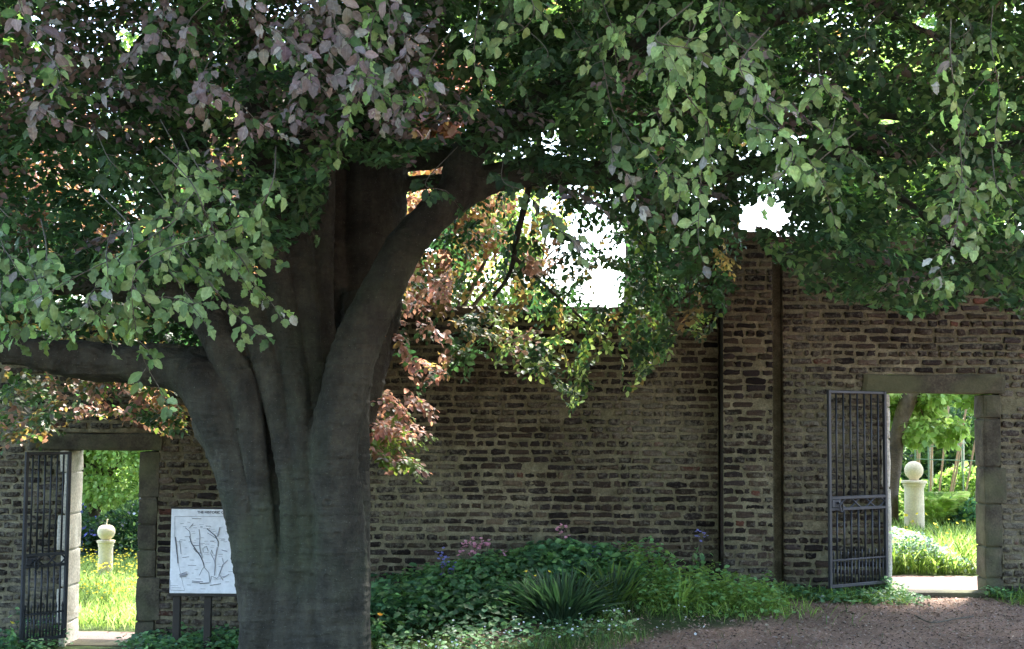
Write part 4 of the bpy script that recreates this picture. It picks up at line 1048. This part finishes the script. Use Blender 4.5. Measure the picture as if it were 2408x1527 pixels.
fern('yellow green fern standing right of the stone ball pedestal', P(2198, 1262, 20.8)*np.array([1, 1, 0]), .95, 16, 3, [LIME, SG])
mound('leafy_shrub', 'blue green leafy shrub low at right inside the right gateway', (P(2262, 1240, 20.8)[0], 20.9, 0), (.55, .5, .62), 2600, .09, [((.08, .17, .10), (.12, .3, .12)), SG], [.7, .3], 31)
mound('leafy_shrub', 'fresh green shrub rising behind the fern in the right garden', (P(2270, 1160, 23)[0], 23.2, 0), (.9, .5, 1.05), 3000, .10, [SG, SG2], [.5, .5], 32)
mound('leafy_shrub', 'light green bush left of the ball pedestal', (P(2105, 1200, 22)[0]-.3, 22, 0), (.6, .5, 1.1), 2600, .10, [SG, LIME], [.5, .5], 33)

M_ped = stone_mat('warm_cream_stone', (.60, .49, .32), (.70, .60, .42), (.80, .72, .54), .08, .88)
# ------------------------------------------------------------------ pedestals
def pedestal(base, sw, sh, capw, label, ball):
    t = empty('stone_pedestal', base, label=label, cat='pedestal', group='stone pedestals with carved finials')
    s = sw/2; mb = MB()
    mb.lathe([(s*1.25, 0), (s*1.25, .05), (s*1.06, .07), (s*1.04, sh*.3), (s, sh-.05), (s*1.03, sh)], 28); mb.build('shaft', M_ped, t, smooth=False)
    c = capw/2; mb = MB(); mb.lathe([(s*1.1, sh+.001), (c*.86, sh+.02), (c*.88, sh+.045), (c, sh+.055), (c*1.0, sh+.085), (c*.7, sh+.092)], 28); mb.build('cap', M_ped, t)
    mb = MB(); z0 = sh+.093
    if ball: R = ball; mb.lathe([(R*.35, z0), (R*.5, z0+.01)]+[(R*math.sin(a), z0+.008+R-R*math.cos(a)) for a in np.linspace(.5, math.pi-.02, 18)], 28)
    else:
        R = .118; prof = [(R*.45, z0)]+[(R*(math.sin(a)**.8)*(1-.13*(1-math.cos(a))*-.5), z0+R*.92*(1-math.cos(a))) for a in np.linspace(.45, 2.75, 16)]+[(R*.12, z0+R*1.68)]
        mb.lathe(prof, 28)
    f = mb.build('finial', M_ped, t, smooth=True)
    if not ball: mb = MB(); mb.tube([(0, 0, z0+R*1.66), (.004, 0, z0+R*2.1), (.016, 0, z0+R*2.5)], [.012, .009, .011], 8); mb.build('apple_stalk', M_ped, f)
    return t
b = P(247, 1352, 20); pedestal((b[0], 20, b[2]-.05), .205, P(247, 1271, 20)[2]-b[2]-.035, .262, 'slim stone pedestal with carved apple in the buttercup meadow', 0)
b = P(2151, 1270, 20); pedestal((b[0], 20, 0), .275, P(2151, 1136, 20)[2]-.055, .37, 'stone pedestal with round ball beyond the right gateway', .135)

# ================================================================== GRASS, FLOWERS, BEDS
BL = [leaf_tmpl(4, .055, .1, c, .02, 5+i) for i, c in enumerate((.1, .35, .6))]
BLW = [leaf_tmpl(6, .06, .15, c, .01, 15+i) for i, c in enumerate((.05, .2, .45, .8))]
def blades(name, xy, h, cols, wts, parent=None, lean=.35, tm=BL, zoff=0, base=None):
    n = len(xy); z = gz(xy[:, 0], xy[:, 1])+zoff; pos = np.stack([xy[:, 0], xy[:, 1], z-.005], 1)
    if base is not None: pos = pos-np.array(base)
    a = RS.uniform(0, 6.28, n); d = np.stack([np.cos(a)*lean*RS.rand(n), np.sin(a)*lean*RS.rand(n), np.ones(n)], 1); nn = np.stack([-np.cos(a), -np.sin(a), np.full(n, .3)], 1)
    T, B = pal(n, cols, wts, .22); V, Tt, at = leaves(pos, d, nn, h, T, B, tm)
    return mk(name, V, Tt, M_grass, parent, attrs=at)
GR1 = ((.05, .09, .03), (.09, .17, .03)); GR2 = ((.08, .14, .035), (.16, .28, .04)); GR3 = ((.17, .28, .06), (.38, .55, .1)); STR = ((.2, .17, .09), (.2, .17, .08))
# front grass
n = 26000; xy = np.stack([RS.uniform(-6, 3.2, n), RS.uniform(9.2, 12.6, n)], 1)
k = ((xy[:, 0] < .62*(xy[:, 1]-10.6)+.7+.9*(vnoise(np.c_[xy*1.5, xy[:, :1]*0], 1, 3)-.5)) & (vnoise(np.c_[xy*2.2, xy[:, :1]*0], 1, 2) > .40)) | (RS.rand(n) < .012)
soil = np.exp(-((xy[:, 0]+.1)/.55)**2-((xy[:, 1]-12.1)/.35)**2) > .4
xy = xy[k & ~soil]; tag(blades('grass', xy, RS.uniform(.05, .13, len(xy)), [GR1, GR2, STR], [.6, .34, .06], tm=BL), kind='stuff')
# brighter longer grass and weeds by the path's edge
n = 3000; xy = np.stack([RS.normal(1.72, .42, n), RS.normal(12.75, .28, n)], 1); xy = xy[xy[:, 1] < 13.6]; tag(blades('long_grass', xy, RS.uniform(.06, .18, len(xy)), [GR3, GR2, LIME], [.45, .4, .15], lean=.9), kind='stuff')
# meadow seen through the gateways
n = 46000; xy = np.stack([RS.uniform(-9.2, -3.0, n), RS.uniform(15.0, 24, n)], 1); xy = xy[np.abs(xy[:, 0]/xy[:, 1]+.312) < .10]
tag(blades('meadow_grass', xy, RS.uniform(.10, .26, len(xy))*np.where(xy[:, 1] > 18, .75, 1), [GR3, LIME, GR2], [.5, .4, .1], lean=.6), kind='stuff')
n = 42000; xy = np.stack([RS.uniform(2.5, 9.2, n), RS.uniform(16.0, 22.5, n)], 1); xy = xy[np.abs(xy[:, 0]/xy[:, 1]-.31) < .10]
tag(blades('meadow_grass', xy, RS.uniform(.10, .42, len(xy)), [GR3, LIME, GR2], [.45, .25, .3], lean=.6), kind='stuff')

def petal_mat(name, c, tr):
    t = NT(name); t.base(c, .6, .2); x = t.n('ShaderNodeBsdfTranslucent'); x.inputs[0].default_value = (*tr, 1); mx = t.n('ShaderNodeMixShader'); mx.inputs[0].default_value = .4
    t.l(t.b.outputs[0], mx.inputs[1]); t.l(x.outputs[0], mx.inputs[2]); t.l(mx.outputs[0], t.out.inputs[0]); return t.m
M_yel = petal_mat('yellow_petal', (.85, .72, .08), (.8, .7, .1)); M_pink = petal_mat('pink_petal', (.75, .38, .52), (.7, .35, .5)); M_blue = petal_mat('blue_petal', (.22, .22, .55), (.25, .25, .6)); M_org = petal_mat('orange_petal', (.85, .42, .05), (.8, .4, .05)); M_wht = petal_mat('white_petal', (.7, .74, .8), (.6, .6, .6))
PT = [leaf_tmpl(4, .9, .35, -.2, .02, 2)]
def cups(pos, size):
    """little five petalled cups"""
    n = len(pos); up = norm(RS.randn(n, 3)*.35+np.array([0, -.35, 1])); ref = norm(np.cross(up, RS.randn(n, 3))); r2 = np.cross(up, ref)
    Pp, D, N_ = [], [], []
    for k in range(5):
        a = 2*math.pi*k/5; dd = ref*math.cos(a)+r2*math.sin(a); Pp.append(pos); D.append(dd+up*.35); N_.append(up-dd*.35)
    S = np.tile(size, 5); z = np.zeros((n*5, 3)); V, T, at = leaves(np.concatenate(Pp), np.concatenate(D), np.concatenate(N_), S, z, z, PT); return V, T
def scatter_cups(name, xy, hz_, size, mat):
    pos = np.stack([xy[:, 0], xy[:, 1], gz(xy[:, 0], xy[:, 1])+hz_], 1); V, T = cups(pos, size); return tag(mk(name, V, T, mat), kind='stuff')
n = 1700; xy = np.stack([RS.uniform(-8, -4, n), RS.uniform(15.9, 22, n)], 1); xy = xy[(np.abs(xy[:, 0]/xy[:, 1]+.312) < .09) & (vnoise(np.c_[xy*1.3, xy[:, :1]*0], 1, 2) > .42)]
scatter_cups('buttercup_flowers', xy, RS.uniform(.16, .30, len(xy)), RS.uniform(.014, .022, len(xy)), M_yel)
n = 14; xy = np.stack([RS.uniform(5.4, 6.6, n), RS.uniform(17.5, 20, n)], 1); scatter_cups('buttercup_flowers', xy, RS.uniform(.3, .5, n), RS.uniform(.02, .04, n), M_yel)
# silvery low plants just inside the right gateway
n = 9000; x = RS.normal(4.75, .42, n); y = RS.uniform(16.0, 18.2, n); h = .42*np.exp(-((x-4.7)/.55)**2)*RS.rand(n)**.5+.04
pos = np.stack([x, y, h+gz(x, y)], 1); a = RS.randn(n, 3); nn = RS.randn(n, 3)*.5+np.array([0, -.2, 1])
T, B = pal(n, [((.17, .27, .2), (.2, .34, .2)), SG, ((.42, .5, .5), (.3, .4, .35))], [.5, .3, .2]); V, Tt, at = leaves(pos, a, nn, RS.uniform(.03, .06, n), T, B, LT_lo)
tag(mk('silver_ground_cover', V, Tt, M_leaf_s, attrs=at), kind='stuff')

# flower bed foliage below the wall
BEDTOP = [(560, 1500), (860, 1372), (950, 1350), (1050, 1335), (1150, 1312), (1250, 1288), (1330, 1268), (1430, 1276), (1500, 1318), (1560, 1345), (1700, 1368), (1760, 1385), (1850, 1392), (2090, 1400), (2110, 1420)]
def bed_h(x, y):
    px = 1204+x/13.4*F; topz = np.array([P(a, interp(BEDTOP, a), 13.4)[2] for a in np.linspace(500, 2200, 60)]); H = np.interp(px, np.linspace(500, 2200, 60), topz)-gz(x, np.full_like(x, 13.4))
    back = sstep((14.02-y)/.25); front = sstep((y-(12.0+.9*sstep((x-.3)/1.5)))/1.0)
    return np.maximum(H, .05)*front*(.55+.45*back)
n = 17000; x = RS.uniform(-1.9, 3.95, n); y = RS.uniform(11.9, 13.93, n); H = bed_h(x, y); lump = .75+.6*vnoise(np.c_[x*2.6, y*2.6, x*0], 1, 2)
ok = (H > .04) & (RS.rand(n) < np.clip(H*3.2, .25, 1)); ok &= ~((x > PX0-.02) & (x < PX1+.02) & (y > 13.72)); x, y, H, lump = x[ok], y[ok], H[ok], lump[ok]; n = len(x)
pos = np.stack([x, y, gz(x, y)+H*lump*RS.rand(n)**.42], 1); a = RS.uniform(0, 6.28, n); d = np.stack([np.cos(a), np.sin(a)-.3, RS.uniform(-.5, .25, n)], 1); nn = np.stack([RS.randn(n)*.35, RS.randn(n)*.35-.35, np.ones(n)], 1)
BG1 = ((.11, .23, .11), (.16, .36, .11)); BG2 = ((.17, .32, .12), (.26, .5, .13)); BG3 = ((.06, .14, .075), (.09, .22, .07))
sel = RS.choice(3, n, p=[.45, .2, .35]); nz_ = vnoise(np.c_[x*1.5, y*1.5, x*0], 1, 2); sel[(nz_ > .55) & (RS.rand(n) < .5)] = 1
T, B = pal(n, [BG1, BG2, BG3], [1, 1, 1], .2, sel); V, Tt, at = leaves(pos, d, nn, RS.uniform(.05, .105, n)*np.where(x > 1.9, .75, 1), T, B, LT_mid)
tag(mk('ground_cover', V, Tt, M_leaf_s, attrs=at), kind='stuff')
# low plants at the foot of the walls
def foot(xa, xb, ya, yb, n, hh, ls, cc=None):
    x = RS.uniform(xa, xb, n); y = RS.uniform(ya, yb, n); pos = np.stack([x, y, gz(x, y)+hh*RS.rand(n)*(.4+1.2*vnoise(np.c_[x*3, y*3, x*0], 1, 2))], 1); a = RS.uniform(0, 6.28, n)
    d = np.stack([np.cos(a), np.sin(a), RS.uniform(-.3, .6, n)], 1); nn = np.stack([RS.randn(n)*.4, RS.randn(n)*.4-.3, np.ones(n)], 1)
    T, B = pal(n, cc or [BG1, BG2, BG3], [.4, .4, .2], .2); V, Tt, at = leaves(pos, d, nn, RS.uniform(.6, 1.2, n)*ls, T, B, LT_mid); tag(mk('ground_cover', V, Tt, M_leaf_s, attrs=at), kind='stuff')
foot(-8, LX0-.05, 13.35, 13.93, 1500, .16, .06); foot(LX1+.05, -2.4, 13.2, 13.93, 1500, .2, .07); foot(RX1+.04, 8, 13.55, 13.93, 900, .14, .05); foot(2.6, 4.05, 13.25, 13.93, 800, .12, .06)
foot(LX0-.5, LX0+.06, 13.85, 14.0, 160, .3, .05); foot(RX0-.14, RX0+.1, 13.80, 13.98, 220, .22, .05); foot(RX1-.05, RX1+.25, 13.80, 13.97, 120, .14, .05)
n = 1500; xy = np.stack([RS.uniform(2.2, 6, n), RS.uniform(13.3, 13.95, n)], 1); xy = xy[(xy[:, 0] < RX0) | (xy[:, 0] > RX1)]; tag(blades('long_grass', xy, RS.uniform(.08, .2, len(xy)), [GR2, GR3], [.6, .4], lean=1.0), kind='stuff')
YG = ((.14, .22, .05), (.28, .42, .06))
foot(1.15, 2.5, 12.2, 13.3, 2600, .30, .055, [YG, BG2, GR3]); foot(.9, 1.6, 12.7, 13.6, 700, .36, .06, [YG, BG2, BG1]); foot(-1.4, 1.0, 11.2, 12.3, 900, .10, .06)
# strap leaved clump
def strap(label, px, py, Y, n, rad, h, cols, wts, name='iris_clump'):
    c = P(px, py, Y); c[2] = gz(c[0], Y); t = empty(name, c, label=label, cat='plant'); r0 = RS.rand(n)**.6*rad; a = RS.uniform(0, 6.28, n)
    pos = np.stack([np.cos(a)*r0, np.sin(a)*r0*.6, np.full(n, -.01)], 1); d = np.stack([np.cos(a)*r0/rad*.38+RS.randn(n)*.12, np.sin(a)*r0/rad*.35+RS.randn(n)*.12, np.ones(n)], 1); nn = np.stack([-np.cos(a), -np.sin(a), np.full(n, .5)], 1)
    T, B = pal(n, cols, wts, .2); V, Tt, at = leaves(pos, d, nn, h*RS.uniform(.55, 1.15, n), T, B, BLW); mk('foliage', V, Tt, M_grass, t, attrs=at); return t
IR = ((.028, .055, .032), (.04, .10, .035)); IR2 = ((.045, .085, .042), (.06, .14, .045))
strap('dark strap leaved clump standing in front of the flower bed', 1320, 1480, 12.1, 400, .19, .47, [IR, IR2], [.7, .3])
strap('smaller strap leaved tuft right of the dark clump', 1440, 1470, 12.5, 110, .14, .42, [IR2, GR2], [.6, .4])
strap('single stemmed weed tuft at the edge of the path', 1600, 1440, 12.4, 22, .05, .36, [GR3, LIME], [.6, .4], 'weed_tuft')
def flower(name, label, px, py, Y, mat, n, spread, size, tall, group=None):
    top = P(px, py, Y); g0 = float(gz(top[0], Y)); t = empty(name, (top[0], Y, g0), label=label, cat='flower', group=group); hh = top[2]-g0
    mb = MB(); pos = []
    for i in range(max(1, n//4)):
        e = np.array([RS.randn()*spread*.55, RS.randn()*spread*.4, hh+RS.uniform(-tall, tall*.3)]); mb.tube(smooth_path([(0, 0, 0), e*.5+np.array([RS.randn()*.02, 0, .03]), e], 4), .0035, 5)
        for j in range(4 if n > 1 else 1): pos.append(e+RS.randn(3)*np.array([.025, .025, .035])*(n > 1))
    mb.build('stem', M_twig, t); pos = np.array(pos); V, T = cups(pos, np.full(len(pos), size)); mk('blossom', V, T, mat, t)
    m = 40; pp = np.stack([RS.randn(m)*spread*.6, RS.randn(m)*spread*.5, RS.uniform(.02, max(.1, hh*.75), m)], 1); T, B = pal(m, [BG1, BG2], [1, 1]); V, Tt, at = leaves(pp, RS.randn(m, 3), RS.randn(m, 3)*.4+[0, 0, 1], RS.uniform(.04, .09, m), T, B, LT_mid); mk('foliage', V, Tt, M_leaf_s, t, attrs=at)
flower('pink_flower', 'large pink flower cluster on the left shoulder of the bed', 1125, 1285, 13.3, M_pink, 52, .13, .022, .08)
flower('pink_flower', 'small pink flowers high against the wall above the bed', 1330, 1243, 13.5, M_pink, 14, .07, .022, .05)
flower('bluebell', 'blue bell flowers left of the large pink cluster', 1046, 1315, 13.2, M_blue, 30, .07, .02, .1)
flower('bluebell', 'small blue bells on top of the bed right of the pink flowers', 1400, 1292, 13.2, M_blue, 12, .05, .018, .04)
flower('bluebell', 'pale blue flowers against the wall just left of the pier', 1645, 1250, 13.6, M_blue, 12, .07, .018, .05)
for px, py, Y, s, lab in [(893, 1448, 12.3, .03, 'orange poppy low beside the right foot of the trunk'), (30, 1467, 13.5, .032, 'yellow poppy left of the narrow gate'), (33, 1500, 13.5, .026, 'lower yellow poppy at the bottom left corner'), (1238, 1345, 12.5, .02, 'small yellow poppy over the left of the strap leaved clump'), (1262, 1356, 12.4, .02, 'yellow poppy just above the strap leaved clump'), (1292, 1346, 12.5, .022, 'yellow orange poppy right above the strap leaved clump')]:
    flower('poppy', lab, px, py, Y, M_org if px == 893 else M_yel, 1, .015, s, .0, 'yellow and orange poppies')
n = 70; xy = np.stack([RS.uniform(-.8, 1.6, n), RS.uniform(10.7, 12, n)], 1); scatter_cups('forget_me_nots', xy, RS.uniform(.1, .2, n), RS.uniform(.009, .014, n), M_wht)

# wood chips and fallen leaves on the path
n = 24000; x = RS.uniform(.2, 6.5, n); y = RS.uniform(9.6, 13.95, n); k = x > .62*(y-10.6)+.5+.8*(RS.rand(n)-.5); x, y = x[k], y[k]
x2 = RS.uniform(-1.2, 1.2, 900); y2 = RS.uniform(11.5, 12.6, 900); x = np.r_[x, x2]; y = np.r_[y, y2]; n = len(x)
pos = np.stack([x, y, gz(x, y)+.012], 1); a = RS.uniform(0, 6.28, n); d = np.stack([np.cos(a), np.sin(a), RS.randn(n)*.12], 1); nn = np.stack([RS.randn(n)*.3, RS.randn(n)*.3, np.ones(n)], 1)
CH = [((.30, .19, .14), (.02, .02, .01)), ((.46, .33, .25), (.02, .02, .01)), ((.11, .075, .06), (.01, .01, .01)), ((.45, .36, .3), (.03, .02, .01))]
T, B = pal(n, CH, [.4, .3, .2, .1], .2); V, Tt, at = leaves(pos, d, nn, RS.uniform(.012, .045, n), T, B, [leaf_tmpl(3, .5, .3, .3, .1, 4), leaf_tmpl(3, .3, .1, -.2, .1, 6)])
tag(mk('wood_chips', V, Tt, M_grass, attrs=at), kind='stuff')
for i, (pp, lab) in enumerate([([(2150, 1452), (2190, 1470), (2240, 1462), (2290, 1455)], 'thin curved twig lying on the wood chip path'), ([(2040, 1385), (2045, 1440), (2065, 1500)], 'fallen twig in front of the open right gate')]):
    if i: continue
    def onground(px, py):
        d = CR @ np.array([(px-1204)/F, -(py-763.5)/F, -1.0]); t = 5.
        for _ in range(40): p = CT+d*t; t += (p[2]-float(gz(p[0], p[1])))/max(-d[2], .02)*.6
        return CT+d*t+np.array([0, 0, .02])
    q = np.array([onground(*e) for e in pp]); c = q[0].copy(); t = empty('fallen_twig', c, label=lab, cat='twig'); mb = MB(); mb.tube(smooth_path(q-c, 4), .006, 6); mb.tube([q[1]-c, q[1]-c+[.08, .1, .01]], .004, 5); mb.build('stick', M_twig, t)
